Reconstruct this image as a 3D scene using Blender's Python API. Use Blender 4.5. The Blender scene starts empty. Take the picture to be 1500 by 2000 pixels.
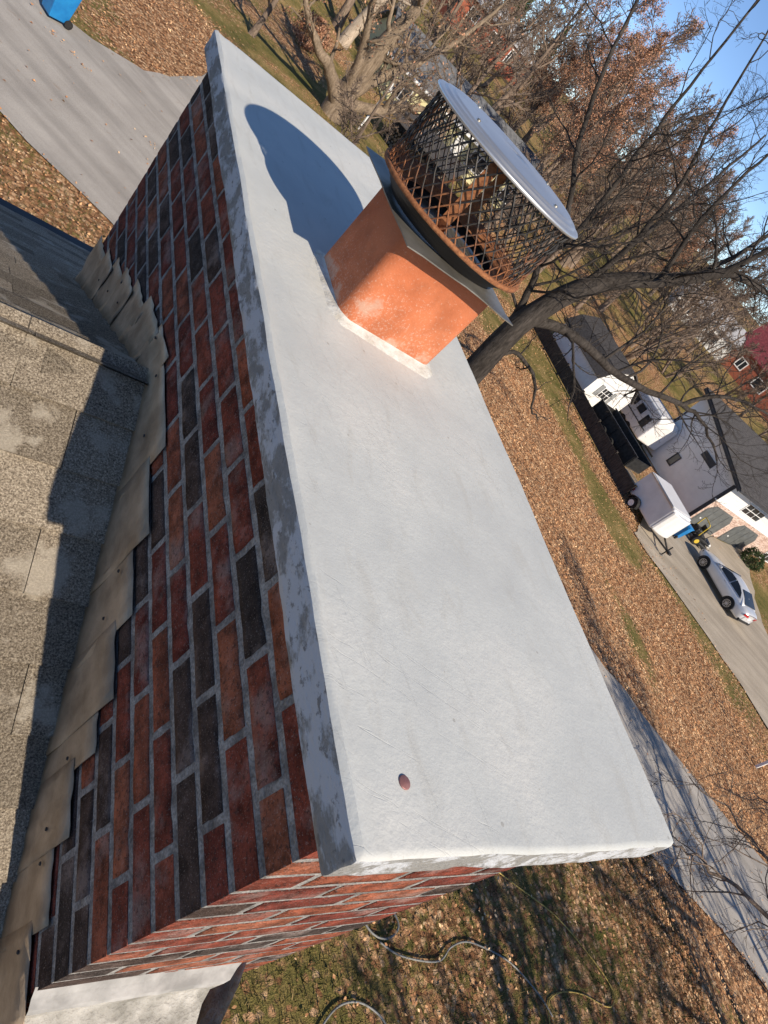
import bpy, math, random
import numpy as np
from mathutils import Vector, Matrix
R_ = math.radians
rng = np.random.default_rng(7)
random.seed(7)

# ------------------------------------------------------------------ camera, sky, sun, exposure
scene = bpy.context.scene
col = scene.collection
cd = bpy.data.cameras.new('camera'); cam = bpy.data.objects.new('camera', cd); col.objects.link(cam)
def rodr(r):
    r = np.array(r); th = np.linalg.norm(r); k = r / th
    K = np.array([[0, -k[2], k[1]], [k[2], 0, -k[0]], [-k[1], k[0], 0]])
    return np.eye(3) + math.sin(th) * K + (1 - math.cos(th)) * K @ K
RC = rodr((2.266031, 0.059366, 0.978999))
M = Matrix((RC.T @ np.diag([1, -1, -1])).tolist()).to_4x4()
CAM = Vector((-0.5183, -0.1366, 7.5574))
M.translation = CAM
cam.matrix_world = M
cd.sensor_fit = 'VERTICAL'; cd.sensor_height = 24.0; cd.lens = 1342.06 / 2000 * 24
cd.clip_start = 0.02; cd.clip_end = 2000
scene.camera = cam
SUN = Vector((0.075, -0.58, 0.405)).normalized()
w = bpy.data.worlds.new('World'); scene.world = w; w.use_nodes = True
nt = w.node_tree; bg = nt.nodes['Background']
sky = nt.nodes.new('ShaderNodeTexSky'); sky.sky_type = 'NISHITA'; sky.sun_disc = False
sky.sun_elevation = math.asin(SUN.z); sky.sun_rotation = math.atan2(SUN.x, SUN.y)
sky.air_density = 0.55; sky.dust_density = 0.0; sky.ozone_density = 2.5
hs = nt.nodes.new('ShaderNodeHueSaturation'); hs.inputs['Saturation'].default_value = 1.03
nt.links.new(sky.outputs[0], hs.inputs['Color']); nt.links.new(hs.outputs[0], bg.inputs[0]); bg.inputs[1].default_value = 0.14
sl = bpy.data.lights.new('sun', 'SUN'); sl.energy = 5.0; sl.angle = R_(0.53); sl.color = (1.0, 0.875, 0.71)
so = bpy.data.objects.new('sun', sl); col.objects.link(so)
so.rotation_euler = SUN.to_track_quat('Z', 'Y').to_euler()
vs = scene.view_settings; vs.view_transform = 'Standard'; vs.look = 'None'; vs.exposure = 0.26; vs.gamma = 1.0
vs.use_curve_mapping = False
scene.cycles.max_bounces = 6; scene.cycles.diffuse_bounces = 3; scene.cycles.transparent_max_bounces = 6

# ------------------------------------------------------------------ helpers: materials
def mat(name, rough=0.8, metal=0.0, spec=0.3):
    m = bpy.data.materials.new(name); m.use_nodes = True
    b = m.node_tree.nodes['Principled BSDF']
    b.inputs['Roughness'].default_value = rough; b.inputs['Metallic'].default_value = metal
    b.inputs['Specular IOR Level'].default_value = spec
    return m, m.node_tree, b
def nd(t, kind, **kw):
    n = t.nodes.new('ShaderNode' + kind)
    for k, v in kw.items(): setattr(n, k, v)
    return n
def coords(t, kind='Object', scale=(1, 1, 1), rot=(0, 0, 0)):
    if kind == 'Position':
        o = nd(t, 'NewGeometry').outputs['Position']
    else:
        o = nd(t, 'TexCoord').outputs[kind]
    if any(rot):
        mr = nd(t, 'Mapping'); mr.inputs['Rotation'].default_value = rot; t.links.new(o, mr.inputs[0]); o = mr.outputs[0]
    mp = nd(t, 'Mapping'); mp.inputs['Scale'].default_value = scale
    t.links.new(o, mp.inputs[0]); return mp.outputs[0]
def noise(t, vec, scale, detail=4, rough=0.55, dist=0.0):
    n = nd(t, 'TexNoise'); n.inputs['Scale'].default_value = scale; n.inputs['Detail'].default_value = detail
    n.inputs['Roughness'].default_value = rough; n.inputs['Distortion'].default_value = dist
    t.links.new(vec, n.inputs['Vector']); return n.outputs['Fac']
def ramp(t, fac, stops, interp='LINEAR'):
    r = nd(t, 'ValToRGB'); cr = r.color_ramp; cr.interpolation = interp
    while len(cr.elements) < len(stops): cr.elements.new(0.5)
    for e, (p, c) in zip(cr.elements, stops):
        e.position = p; e.color = (*c, 1) if len(c) == 3 else c
    t.links.new(fac, r.inputs[0]); return r.outputs[0]
def g3(v): return (v, v, v)
def mix(t, fac, a, b, mode='MIX'):
    n = nd(t, 'Mix', data_type='RGBA', blend_type=mode)
    if hasattr(fac, 'links'): t.links.new(fac, n.inputs[0])
    else: n.inputs[0].default_value = fac
    for i, x in ((6, a), (7, b)):
        if hasattr(x, 'links'): t.links.new(x, n.inputs[i])
        else: n.inputs[i].default_value = (*x, 1)
    return n.outputs[2]
def bump(t, b, hgt, strength=0.4, dist=0.01, prev=None):
    n = nd(t, 'Bump'); n.inputs['Strength'].default_value = strength; n.inputs['Distance'].default_value = dist
    t.links.new(hgt, n.inputs['Height'])
    if prev is not None: t.links.new(prev, n.inputs['Normal'])
    t.links.new(n.outputs[0], b.inputs['Normal']); return n.outputs[0]
def math_(t, op, a, b=None):
    n = nd(t, 'Math', operation=op)
    for i, x in enumerate((a, b)):
        if x is None: continue
        if hasattr(x, 'links'): t.links.new(x, n.inputs[i])
        else: n.inputs[i].default_value = x
    return n.outputs[0]
def simple(name, c1, c2, scale=6, rough=0.8, metal=0.0, bstr=0.15, bd=0.005, kind='Object', sc=(1, 1, 1), spec=0.3, detail=5, vary=0.0):
    m, t, b = mat(name, rough, metal, spec)
    v = coords(t, kind, sc)
    n = noise(t, v, scale, detail)
    c = ramp(t, n, [(.36, c1), (.64, c2)])
    if vary:
        oi = nd(t, 'ObjectInfo').outputs['Random']
        c = mix(t, 1.0, c, ramp(t, oi, [(0, g3(1 - vary)), (1, g3(1 + 0 * vary))]), 'MULTIPLY')
    t.links.new(c, b.inputs['Base Color'])
    if bstr: bump(t, b, noise(t, v, scale * 4, 4), bstr, bd)
    return m

# ------------------------------------------------------------------ helpers: meshes
def link(o, parent=None):
    col.objects.link(o)
    if parent is not None: o.parent = parent
    return o
def thing(name, label, cat, loc=(0, 0, 0), rz=0.0, group=None):
    o = bpy.data.objects.new(name, None); o.empty_display_size = 0.1
    o.location = loc; o.rotation_euler = (0, 0, rz); link(o)
    return tag(o, label, cat, group)
def tag(o, label=None, cat=None, group=None, kind=None):
    if label: o['label'] = label
    if cat: o['category'] = cat
    if group: o['group'] = group
    if kind: o['kind'] = kind
    return o
class MB:
    def __init__(s): s.v = []; s.f = []; s.mi = []
    def add(s, vs, fs, mi=0):
        k = len(s.v); s.v += [tuple(x) for x in vs]; s.f += [tuple(i + k for i in f) for f in fs]; s.mi += [mi] * len(fs); return s
    def box(s, x0, x1, y0, y1, z0, z1, mi=0):
        v = [(x, y, z) for z in (z0, z1) for y in (y0, y1) for x in (x0, x1)]
        return s.add(v, [(0, 2, 3, 1), (4, 5, 7, 6), (0, 1, 5, 4), (2, 6, 7, 3), (0, 4, 6, 2), (1, 3, 7, 5)], mi)
    def prism(s, pts, axis, a0, a1, mi=0):
        n = len(pts)
        def P(p, a):
            return {'x': (a, p[0], p[1]), 'y': (p[0], a, p[1]), 'z': (p[0], p[1], a)}[axis]
        v = [P(p, a0) for p in pts] + [P(p, a1) for p in pts]
        f = [tuple(range(n - 1, -1, -1)), tuple(range(n, 2 * n))] + [(i, (i + 1) % n, n + (i + 1) % n, n + i) for i in range(n)]
        ar = sum(pts[i][0] * pts[(i + 1) % n][1] - pts[(i + 1) % n][0] * pts[i][1] for i in range(n))
        flip = (ar < 0) != (axis == 'y')
        if flip: f = [tuple(reversed(x)) for x in f]
        return s.add(v, f, mi)
    def tube(s, pts, rad, n=8, cap=True, mi=0):
        pts = [Vector(p) for p in pts]; m = len(pts)
        if not hasattr(rad, '__len__'): rad = [rad] * m
        v = []; f = []; u = None
        for i, p in enumerate(pts):
            d = (pts[min(i + 1, m - 1)] - pts[max(i - 1, 0)]).normalized()
            if u is None: u = d.orthogonal().normalized()
            u = (u - d * u.dot(d)).normalized(); q = d.cross(u)
            v += [p + (u * math.cos(2 * math.pi * k / n) + q * math.sin(2 * math.pi * k / n)) * rad[i] for k in range(n)]
        for i in range(m - 1):
            f += [(i * n + k, i * n + (k + 1) % n, (i + 1) * n + (k + 1) % n, (i + 1) * n + k) for k in range(n)]
        if cap: f += [tuple(range(n - 1, -1, -1)), tuple((m - 1) * n + k for k in range(n))]
        return s.add(v, f, mi)
    def lathe(s, prof, n=48, c=(0, 0, 0), mi=0, closed=False):
        v = [(c[0] + r * math.cos(2 * math.pi * k / n), c[1] + r * math.sin(2 * math.pi * k / n), c[2] + z) for r, z in prof for k in range(n)]
        m = len(prof); f = []
        for i in range(m if closed else m - 1):
            j = (i + 1) % m
            f += [(i * n + k, i * n + (k + 1) % n, j * n + (k + 1) % n, j * n + k) for k in range(n)]
        return s.add(v, f, mi)
    def build(s, name, mats, parent=None, smooth=False, bevel=0.0, seg=2, loc=None):
        me = bpy.data.meshes.new(name); me.from_pydata(s.v, [], s.f)
        for m in (mats if isinstance(mats, (list, tuple)) else [mats]): me.materials.append(m)
        me.polygons.foreach_set('material_index', s.mi)
        if smooth: me.polygons.foreach_set('use_smooth', [True] * len(s.f))
        me.update()
        o = bpy.data.objects.new(name, me); link(o, parent)
        if loc: o.location = loc
        if bevel:
            b = o.modifiers.new('bevel', 'BEVEL'); b.width = bevel; b.segments = seg; b.limit_method = 'ANGLE'; b.angle_limit = R_(40)
        return o
def np_mesh(name, V, F, mats, parent=None, smooth=False, mi=None):
    me = bpy.data.meshes.new(name)
    V = np.asarray(V, np.float32); F = np.asarray(F, np.int32); k = F.shape[1]
    me.vertices.add(len(V)); me.vertices.foreach_set('co', V.ravel())
    me.loops.add(F.size); me.loops.foreach_set('vertex_index', F.ravel())
    me.polygons.add(len(F)); me.polygons.foreach_set('loop_start', np.arange(0, F.size, k, dtype=np.int32))
    for m in (mats if isinstance(mats, (list, tuple)) else [mats]): me.materials.append(m)
    if smooth: me.polygons.foreach_set('use_smooth', np.ones(len(F), bool))
    if mi is not None: me.polygons.foreach_set('material_index', np.asarray(mi, np.int32))
    me.update(calc_edges=True); me.validate()
    o = bpy.data.objects.new(name, me); link(o, parent); return o
def copy_tree(o, parent=None):
    c = o.copy(); col.objects.link(c); c.parent = parent
    for ch in list(o.children): copy_tree(ch, c)
    return c
def vnoise(x, y, seed=0, sc=1.0):
    x = np.asarray(x, float) * sc; y = np.asarray(y, float) * sc
    xi = np.floor(x).astype(int); yi = np.floor(y).astype(int); xf = x - xi; yf = y - yi
    def hsh(a, b):
        n = (a * 374761393 + b * 668265263 + seed * 982451653) & 0xffffffff
        n = ((n ^ (n >> 13)) * 1274126177) & 0xffffffff
        return ((n ^ (n >> 16)) & 0xffff) / 65535.0
    u = xf * xf * (3 - 2 * xf); q = yf * yf * (3 - 2 * yf)
    return (hsh(xi, yi) * (1 - u) + hsh(xi + 1, yi) * u) * (1 - q) + (hsh(xi, yi + 1) * (1 - u) + hsh(xi + 1, yi + 1) * u) * q
def fbm(x, y, seed=0, sc=1.0, oct=4):
    return sum(vnoise(x, y, seed + i, sc * 2 ** i) * 0.5 ** (i + 1) for i in range(oct)) / (1 - 0.5 ** oct)
def sstep(t):
    t = np.clip(t, 0, 1); return t * t * (3 - 2 * t)
def gz(x, y):                                   # height of the terrain
    x = np.asarray(x, float); y = np.asarray(y, float)
    r = np.hypot(x, y)
    return -1.7 * sstep((x - 12) / 16.) + 0.07 * np.maximum(0, r - 48) - 0.055 * np.maximum(0, r - 170)
def inpoly(x, y, P):
    x = np.asarray(x); y = np.asarray(y); c = np.zeros(x.shape, bool); n = len(P)
    for i in range(n):
        (x0, y0), (x1, y1) = P[i], P[(i + 1) % n]
        if y0 == y1: continue
        c ^= ((y0 > y) != (y1 > y)) & (x < (x1 - x0) * (y - y0) / (y1 - y0) + x0)
    return c

# ------------------------------------------------------------------ materials
def m_brick():
    m, t, b = mat('brick_clay', 0.92, 0, 0.15)
    v = coords(t, 'Object'); oi = nd(t, 'ObjectInfo')
    base = ramp(t, oi.outputs['Random'], [(0, (.21, .052, .033)), (.2, (.28, .085, .047)), (.34, (.17, .041, .029)), (.47, (.072, .048, .040)), (.62, (.24, .064, .039)), (.74, (.052, .040, .036)), (.88, (.31, .105, .058))], 'CONSTANT')
    off = nd(t, 'VectorMath', operation='ADD'); t.links.new(v, off.inputs[0]); t.links.new(oi.outputs['Location'], off.inputs[1])
    sc = nd(t, 'VectorMath', operation='ADD'); t.links.new(off.outputs[0], sc.inputs[0])
    cm = nd(t, 'CombineXYZ'); t.links.new(math_(t, 'MULTIPLY', oi.outputs['Random'], 37.0), cm.inputs[0]); t.links.new(cm.outputs[0], sc.inputs[1])
    vv = sc.outputs[0]
    n1 = noise(t, vv, 22, 6, .65); n2 = noise(t, vv, 140, 3, .7); n3 = noise(t, vv, 9, 5, .6)
    c = mix(t, 1.0, base, ramp(t, n1, [(.36, g3(.42)), (.64, g3(1.4))]), 'MULTIPLY')
    c = mix(t, ramp(t, n3, [(.53, g3(0)), (.66, g3(.42))]), c, (.40, .32, .29))       # lime bloom
    c = mix(t, ramp(t, n2, [(.55, g3(0)), (.63, g3(.65))]), c, (.045, .03, .026))
    n5 = noise(t, vv, 320, 2, .7); c = mix(t, ramp(t, n5, [(.60, g3(0)), (.68, g3(.35))]), c, (.5, .42, .38))       # pits
    t.links.new(c, b.inputs['Base Color'])
    bump(t, b, math_(t, 'ADD', n2, math_(t, 'MULTIPLY', n1, 1.5)), 1.0, .007)
    return m
BRICK = m_brick()
def m_mortar():
    m, t, b = mat('mortar', 0.95, 0, .1); v = coords(t, 'Object')
    n = noise(t, v, 30, 6); n2 = noise(t, v, 220, 3)
    c = mix(t, 1, ramp(t, n, [(.36, (.19, .18, .172)), (.64, (.40, .385, .365))]), ramp(t, n2, [(.38, g3(.68)), (.62, g3(1.12))]), 'MULTIPLY')
    t.links.new(c, b.inputs['Base Color']); bump(t, b, math_(t, 'ADD', n, n2), 1.0, .006); return m
MORTAR = m_mortar()
def m_crown():
    m, t, b = mat('crown_coating', 0.62, 0, .35); v = coords(t, 'Object')
    n = noise(t, v, 3.2, 5, .6); n2 = noise(t, v, 60, 4, .6); n3 = noise(t, coords(t, 'Object', (18, 5, 10)), 1.4, 5, .65, .6); n4 = noise(t, v, 260, 2)
    c = ramp(t, n, [(.36, (.475, .49, .475)), (.5, (.52, .535, .515)), (.64, (.57, .575, .545))])
    c = mix(t, ramp(t, n3, [(.54, g3(0)), (.68, g3(.32))]), c, (.42, .41, .37))
    sp = nd(t, 'TexVoronoi'); sp.inputs['Scale'].default_value = 26; t.links.new(v, sp.inputs['Vector'])
    sc1 = noise(t, coords(t, 'Object', (1.2, 30, 1), (0, 0, R_(24))), 3.0, 3, .5, .2); sc2 = noise(t, coords(t, 'Object', (26, 1.1, 1), (0, 0, R_(-14))), 3.0, 3, .5, .2)
    scr = math_(t, 'MAXIMUM', ramp(t, sc1, [(.625, g3(0)), (.64, g3(1)), (.655, g3(0))]), ramp(t, sc2, [(.62, g3(0)), (.632, g3(1)), (.645, g3(0))]))
    scr = math_(t, 'MULTIPLY', scr, ramp(t, noise(t, v, 2.3, 2), [(.47, g3(0)), (.56, g3(1))]))
    c = mix(t, math_(t, 'MULTIPLY', scr, .16), c, (.40, .39, .36))
    spk = math_(t, 'MULTIPLY', math_(t, 'LESS_THAN', sp.outputs['Distance'], .085), math_(t, 'GREATER_THAN', noise(t, v, 7, 3), .545))
    c = mix(t, math_(t, 'MULTIPLY', spk, .6), c, (.32, .31, .28))
    t.links.new(c, b.inputs['Base Color'])
    h = math_(t, 'ADD', math_(t, 'MULTIPLY', n2, ramp(t, n, [(.35, g3(.2)), (.65, g3(1.0))])), math_(t, 'MULTIPLY', n3, .8))
    h = math_(t, 'SUBTRACT', h, math_(t, 'MULTIPLY', scr, .28))
    p = bump(t, b, h, .42, .0035); bump(t, b, n4, .3, .001, p); return m
CROWN = m_crown()
def m_edge():
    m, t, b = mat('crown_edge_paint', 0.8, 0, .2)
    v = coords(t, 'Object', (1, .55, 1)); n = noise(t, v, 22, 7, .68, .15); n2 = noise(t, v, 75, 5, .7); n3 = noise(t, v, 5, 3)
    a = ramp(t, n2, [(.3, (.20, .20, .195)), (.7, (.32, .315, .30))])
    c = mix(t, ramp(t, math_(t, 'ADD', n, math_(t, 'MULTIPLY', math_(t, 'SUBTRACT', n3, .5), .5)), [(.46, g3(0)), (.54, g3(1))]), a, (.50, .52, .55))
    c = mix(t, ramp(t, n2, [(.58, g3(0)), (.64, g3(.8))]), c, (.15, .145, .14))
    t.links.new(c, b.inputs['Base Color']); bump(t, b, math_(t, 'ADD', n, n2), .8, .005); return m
EDGE = m_edge()
def m_clay():
    m, t, b = mat('flue_clay', 0.72, 0, .25); v = coords(t, 'Object')
    n = noise(t, v, 6, 4); n2 = noise(t, v, 190, 4, .75); n3 = noise(t, v, 14, 5, .6)
    c = ramp(t, n, [(.3, (.44, .125, .05)), (.7, (.52, .175, .08))])
    z = nd(t, 'SeparateXYZ'); t.links.new(v, z.inputs[0])
    low = math_(t, 'ADD', math_(t, 'MULTIPLY', z.outputs['Z'], -5.5), 1.0)
    c = mix(t, ramp(t, math_(t, 'ADD', n2, math_(t, 'MULTIPLY', low, .10)), [(.60, g3(0)), (.70, g3(.42))]), c, (.60, .44, .35))
    c = mix(t, ramp(t, math_(t, 'ADD', n3, math_(t, 'MULTIPLY', low, .36)), [(.83, g3(0)), (.92, g3(.55))]), c, (.42, .33, .26))
    soot = ramp(t, math_(t, 'ADD', math_(t, 'MULTIPLY', z.outputs['Z'], 2.4), math_(t, 'MULTIPLY', n3, .5)), [(.66, g3(0)), (.86, g3(.55))])
    c = mix(t, soot, c, (.16, .06, .035)); c = mix(t, 1, c, ramp(t, n3, [(.38, g3(.82)), (.62, g3(1.08))]), 'MULTIPLY')
    t.links.new(c, b.inputs['Base Color']); bump(t, b, math_(t, 'ADD', n2, n3), .5, .003); return m
CLAY = m_clay()
def m_rust(name, rusty, zg=0.0):
    m, t, b = mat(name, 0.55, .55, .4); v = coords(t, 'Object')
    n = noise(t, v, 14, 6, .65); n2 = noise(t, v, 120, 4, .7)
    zz = nd(t, 'SeparateXYZ'); t.links.new(v, zz.inputs[0])
    k = ramp(t, math_(t, 'ADD', math_(t, 'ADD', n, rusty), math_(t, 'MULTIPLY', math_(t, 'SUBTRACT', .11, zz.outputs['Z']), zg)), [(.48, g3(0)), (.6, g3(1))])
    rc = ramp(t, n2, [(.3, (.13, .045, .02)), (.7, (.36, .15, .06))])
    t.links.new(mix(t, k, (.045, .042, .04), rc), b.inputs['Base Color'])
    t.links.new(ramp(t, k, [(0, g3(.35)), (1, g3(.0))]), b.inputs['Metallic'])
    t.links.new(ramp(t, k, [(0, g3(.55)), (1, g3(.9))]), b.inputs['Roughness'])
    bump(t, b, n2, .3, .002); return m
RUST = m_rust('rusted_steel', .2); DARKSTEEL = m_rust('dark_steel', -.22); WIRE = m_rust('mesh_wire', -.04, 2.2)
STEEL = simple('weathered_galvanised_sheet', (.20, .185, .16), (.36, .345, .31), 9, .45, .7, .2, .003)
STAIN = simple('stainless_lid', (.60, .60, .60), (.72, .72, .71), 5, .42, .85, .08, .001, detail=3)
FLASH = simple('painted_lead_flashing', (.30, .225, .15), (.50, .39, .27), 12, .5, .25, .55, .006)
def m_shingle():
    m, t, b = mat('asphalt_shingle', .95, 0, .1); v = coords(t, 'Position'); oi = nd(t, 'ObjectInfo').outputs['Random']
    n = noise(t, v, 240, 3, .8); n2 = noise(t, v, 7, 5, .6); n3 = noise(t, v, 900, 1)
    c = ramp(t, n, [(.32, (.075, .060, .046)), (.5, (.32, .265, .20)), (.68, (.68, .59, .46))])
    c = mix(t, 1, c, ramp(t, oi, [(0, g3(.62)), (1, g3(1.15))]), 'MULTIPLY')
    c = mix(t, ramp(t, n2, [(.55, g3(0)), (.62, g3(.65))]), c, (.55, .49, .40))
    t.links.new(c, b.inputs['Base Color']); bump(t, b, math_(t, 'ADD', n, n3), .9, .004); return m
SHINGLE = m_shingle()
FILLET = simple('trowelled_cement', (.24, .235, .225), (.40, .39, .375), 18, .85, 0, .6, .004)
ROUGHCEM = simple('rough_cement', (.22, .21, .185), (.48, .46, .42), 16, .95, 0, 1.0, .012)
def m_ground():
    m, t, b = mat('lawn_and_leaf_litter', .95, 0, .1); v = coords(t, 'Position')
    at = nd(t, 'Attribute', attribute_name='leaf'); lf = at.outputs['Fac']
    n = noise(t, v, .55, 5, .6); n2 = noise(t, v, 7, 5, .7); n3 = noise(t, v, 40, 3, .7)
    g = ramp(t, math_(t, 'ADD', math_(t, 'MULTIPLY', n, .6), math_(t, 'MULTIPLY', n2, .4)), [(.36, (.10, .112, .03)), (.5, (.225, .18, .062)), (.62, (.40, .28, .12))])
    g = mix(t, 1, g, ramp(t, n3, [(.25, g3(.45)), (.75, g3(1.35))]), 'MULTIPLY')
    vo = nd(t, 'TexVoronoi'); vo.inputs['Scale'].default_value = 11; t.links.new(v, vo.inputs['Vector'])
    sx = nd(t, 'SeparateColor'); t.links.new(vo.outputs['Color'], sx.inputs[0])
    lc = ramp(t, sx.outputs[0], [(0, (.22, .105, .052)), (.35, (.44, .23, .115)), (.7, (.60, .355, .19)), (1, (.70, .48, .29))])
    lc = mix(t, ramp(t, vo.outputs['Distance'], [(.35, g3(0)), (.7, g3(.6))]), lc, (.07, .04, .02))
    k = ramp(t, math_(t, 'ADD', math_(t, 'ADD', lf, -.5), math_(t, 'ADD', math_(t, 'MULTIPLY', n2, .7), math_(t, 'MULTIPLY', sx.outputs[1], .3))), [(.44, g3(0)), (.56, g3(1))])
    t.links.new(mix(t, k, g, lc), b.inputs['Base Color'])
    bump(t, b, math_(t, 'ADD', n3, sx.outputs[2]), .8, .05); return m
GROUND = m_ground()
def m_road(name, c1, c2):
    m, t, b = mat(name, .9, 0, .2); v = coords(t, 'Position')
    n = noise(t, v, .5, 5, .6); n2 = noise(t, v, 90, 3, .7); n3 = noise(t, coords(t, 'Position', (1, 1, 1), (0, 0, R_(40))), 1.6, 6, .7)
    st = noise(t, coords(t, 'Position', (.12, 1.6, 1), (0, 0, R_(41))), 1.0, 5, .6)
    c = ramp(t, n, [(.3, c1), (.7, c2)])
    c = mix(t, 1, c, ramp(t, st, [(.38, g3(.82)), (.58, g3(1.05))]), 'MULTIPLY')
    c = mix(t, 1, c, ramp(t, n2, [(.3, g3(.75)), (.7, g3(1.2))]), 'MULTIPLY')
    c = mix(t, ramp(t, n3, [(.62, g3(0)), (.72, g3(.35))]), c, (.22, .13, .07))
    t.links.new(c, b.inputs['Base Color']); bump(t, b, n2, .4, .01); return m
ROAD = m_road('worn_asphalt', (.32, .295, .265), (.43, .40, .36))
DRIVE = m_road('pale_concrete', (.34, .29, .225), (.45, .39, .31))
def m_bark(name, c1, c2, sc=1.0):
    m, t, b = mat(name, .95, 0, .1); v = coords(t, 'Object', (1, 1, .25)); n = noise(t, v, 14 * sc, 6, .7); n2 = noise(t, v, 2.2, 3)
    c = mix(t, 1, ramp(t, n, [(.3, c1), (.7, c2)]), ramp(t, n2, [(.3, g3(.7)), (.7, g3(1.2))]), 'MULTIPLY')
    t.links.new(c, b.inputs['Base Color']); bump(t, b, n, 1.0, .04); return m
BARKD = m_bark('dark_oak_bark', (.022, .019, .017), (.095, .082, .072))
BARKT = m_bark('tan_bark', (.13, .095, .065), (.36, .28, .20))
BARKG = m_bark('grey_brown_bark', (.11, .08, .062), (.34, .26, .20))
BARKP = m_bark('pale_bark', (.30, .24, .18), (.55, .46, .36))
def m_leaf(name, stops):
    m, t, b = mat(name, .75, 0, .25); v = coords(t, 'Object')
    wn = nd(t, 'TexWhiteNoise'); 
    sn = nd(t, 'VectorMath', operation='SNAP'); sn.inputs[1].default_value = (.16, .16, .16); t.links.new(v, sn.inputs[0]); t.links.new(sn.outputs[0], wn.inputs['Vector'])
    c = ramp(t, wn.outputs['Value'], stops); c = mix(t, 1, c, ramp(t, noise(t, v, .8, 4, .6), [(.38, (.80, .78, .74)), (.62, (1.2, 1.15, 1.05))]), 'MULTIPLY')
    t.links.new(c, b.inputs['Base Color']); return m
LEAFB = m_leaf('dry_oak_leaf', [(0, (.20, .09, .055)), (.5, (.40, .205, .13)), (1, (.56, .35, .24))])
LITTER = m_leaf('fallen_leaf', [(0, (.28, .125, .06)), (.35, (.52, .27, .135)), (.7, (.70, .42, .225)), (1, (.82, .60, .38))])
GRASSB = m_leaf('grass_blade', [(0, (.045, .058, .018)), (.5, (.105, .10, .034)), (1, (.27, .19, .09))])
NEEDLE = m_leaf('evergreen_foliage', [(0, (.025, .045, .018)), (.6, (.05, .085, .03)), (1, (.09, .12, .045))])
WHITE = simple('white_paint', (.74, .74, .72), (.82, .82, .80), 3, .55, 0, .05, .002)
def m_siding(name, c, sp=.28):
    m, t, b = mat(name, .6, 0, .3); v = coords(t, 'Object'); z = nd(t, 'SeparateXYZ'); t.links.new(v, z.inputs[0])
    fr = math_(t, 'FRACT', math_(t, 'DIVIDE', z.outputs['Z'], sp)); n = noise(t, v, 1.5, 4)
    t.links.new(mix(t, 1, c, ramp(t, n, [(.3, g3(.93)), (.7, g3(1.04))]), 'MULTIPLY'), b.inputs['Base Color'])
    bump(t, b, fr, 1.0, .04); return m
SIDE = m_siding('white_lap_siding', (.76, .76, .74)); YELLOW = m_siding('pale_yellow_siding', (.66, .62, .36)); GREYS = m_siding('grey_lap_siding', (.62, .62, .63))
ROOFD = simple('dark_roof_shingle', (.045, .042, .042), (.10, .092, .088), 3, .9, 0, .5, .02, sc=(1, 6, 6))
ROOFG = simple('grey_roof_shingle', (.30, .30, .31), (.42, .42, .43), 4, .9, 0, .3, .02)
ROOFR = simple('red_metal_roof', (.13, .03, .036), (.21, .05, .056), 3, .5, .1, .1, .01)
STONE = None
def m_stone():
    m, t, b = mat('pink_stone_veneer', .9, 0, .15); v = coords(t, 'Object', (1, 1, 2.2)); vo = nd(t, 'TexVoronoi'); vo.inputs['Scale'].default_value = 6; t.links.new(v, vo.inputs['Vector'])
    sx = nd(t, 'SeparateColor'); t.links.new(vo.outputs['Color'], sx.inputs[0])
    c = ramp(t, sx.outputs[0], [(0, (.36, .24, .19)), (.5, (.52, .38, .31)), (1, (.62, .50, .42))])
    t.links.new(c, b.inputs['Base Color']); bump(t, b, vo.outputs['Distance'], .6, .03); return m
STONE = m_stone()
def m_brickwall():
    m, t, b = mat('far_red_brick', .9, 0, .15); v = coords(t, 'Object'); n = noise(t, v, 5, 5, .7)
    t.links.new(ramp(t, n, [(.3, (.24, .075, .045)), (.7, (.38, .13, .08))]), b.inputs['Base Color']); bump(t, b, n, .3, .02); return m
FARBRICK = m_brickwall()
TRIM = simple('charcoal_trim', (.035, .036, .04), (.06, .06, .065), 5, .6, 0, .1, .003)
DOORG = simple('grey_garage_door', (.095, .10, .097), (.13, .137, .133), 3, .5, 0, .05, .002)
BLUEP = simple('blue_bin_plastic', (.008, .16, .42), (.012, .21, .50), 4, .42, 0, .15, .003, spec=.5)
BLACKP = simple('black_plastic', (.012, .012, .013), (.03, .03, .03), 6, .5, 0, .1, .002)
RUBBER = simple('tyre_rubber', (.012, .012, .012), (.028, .027, .026), 12, .85, 0, .3, .004)
ALLOY = simple('alloy_wheel', (.45, .45, .46), (.6, .6, .62), 5, .3, .85, 0)
SILVER = simple('silver_car_paint', (.66, .67, .68), (.72, .73, .74), 2, .3, .35, 0, spec=.6)
def m_glass():
    m, t, b = mat('dark_window_glass', .06, 0, .6); v = coords(t, 'Object')
    t.links.new(ramp(t, noise(t, v, .8, 2), [(.3, (.012, .015, .02)), (.7, (.035, .042, .05))]), b.inputs['Base Color']); return m
GLASS = m_glass()
TRAILER = simple('white_trailer_skin', (.70, .70, .69), (.78, .78, .77), 2, .4, .1, .03, .001)
DARKWOOD = simple('dark_weathered_wood', (.03, .026, .023), (.085, .072, .06), 5, .9, 0, .5, .01, sc=(4, 4, .6))
GREYWOOD = simple('grey_brown_boards', (.16, .12, .085), (.34, .28, .21), 6, .9, 0, .5, .01, sc=(6, 1, 6))
YELP = simple('yellow_paint', (.60, .42, .04), (.68, .50, .07), 5, .45, 0, .05, .001)
HOSEG = simple('grey_hose_rubber', (.17, .17, .155), (.27, .27, .25), 9, .5, 0, .1, .002)
CORDY = simple('tan_yellow_cord', (.42, .29, .07), (.55, .40, .12), 9, .55, 0, .1, .001)
COPPER = simple('reddish_brown_disc', (.26, .12, .115), (.34, .17, .155), 90, .5, .3, .1, .0005)
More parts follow.
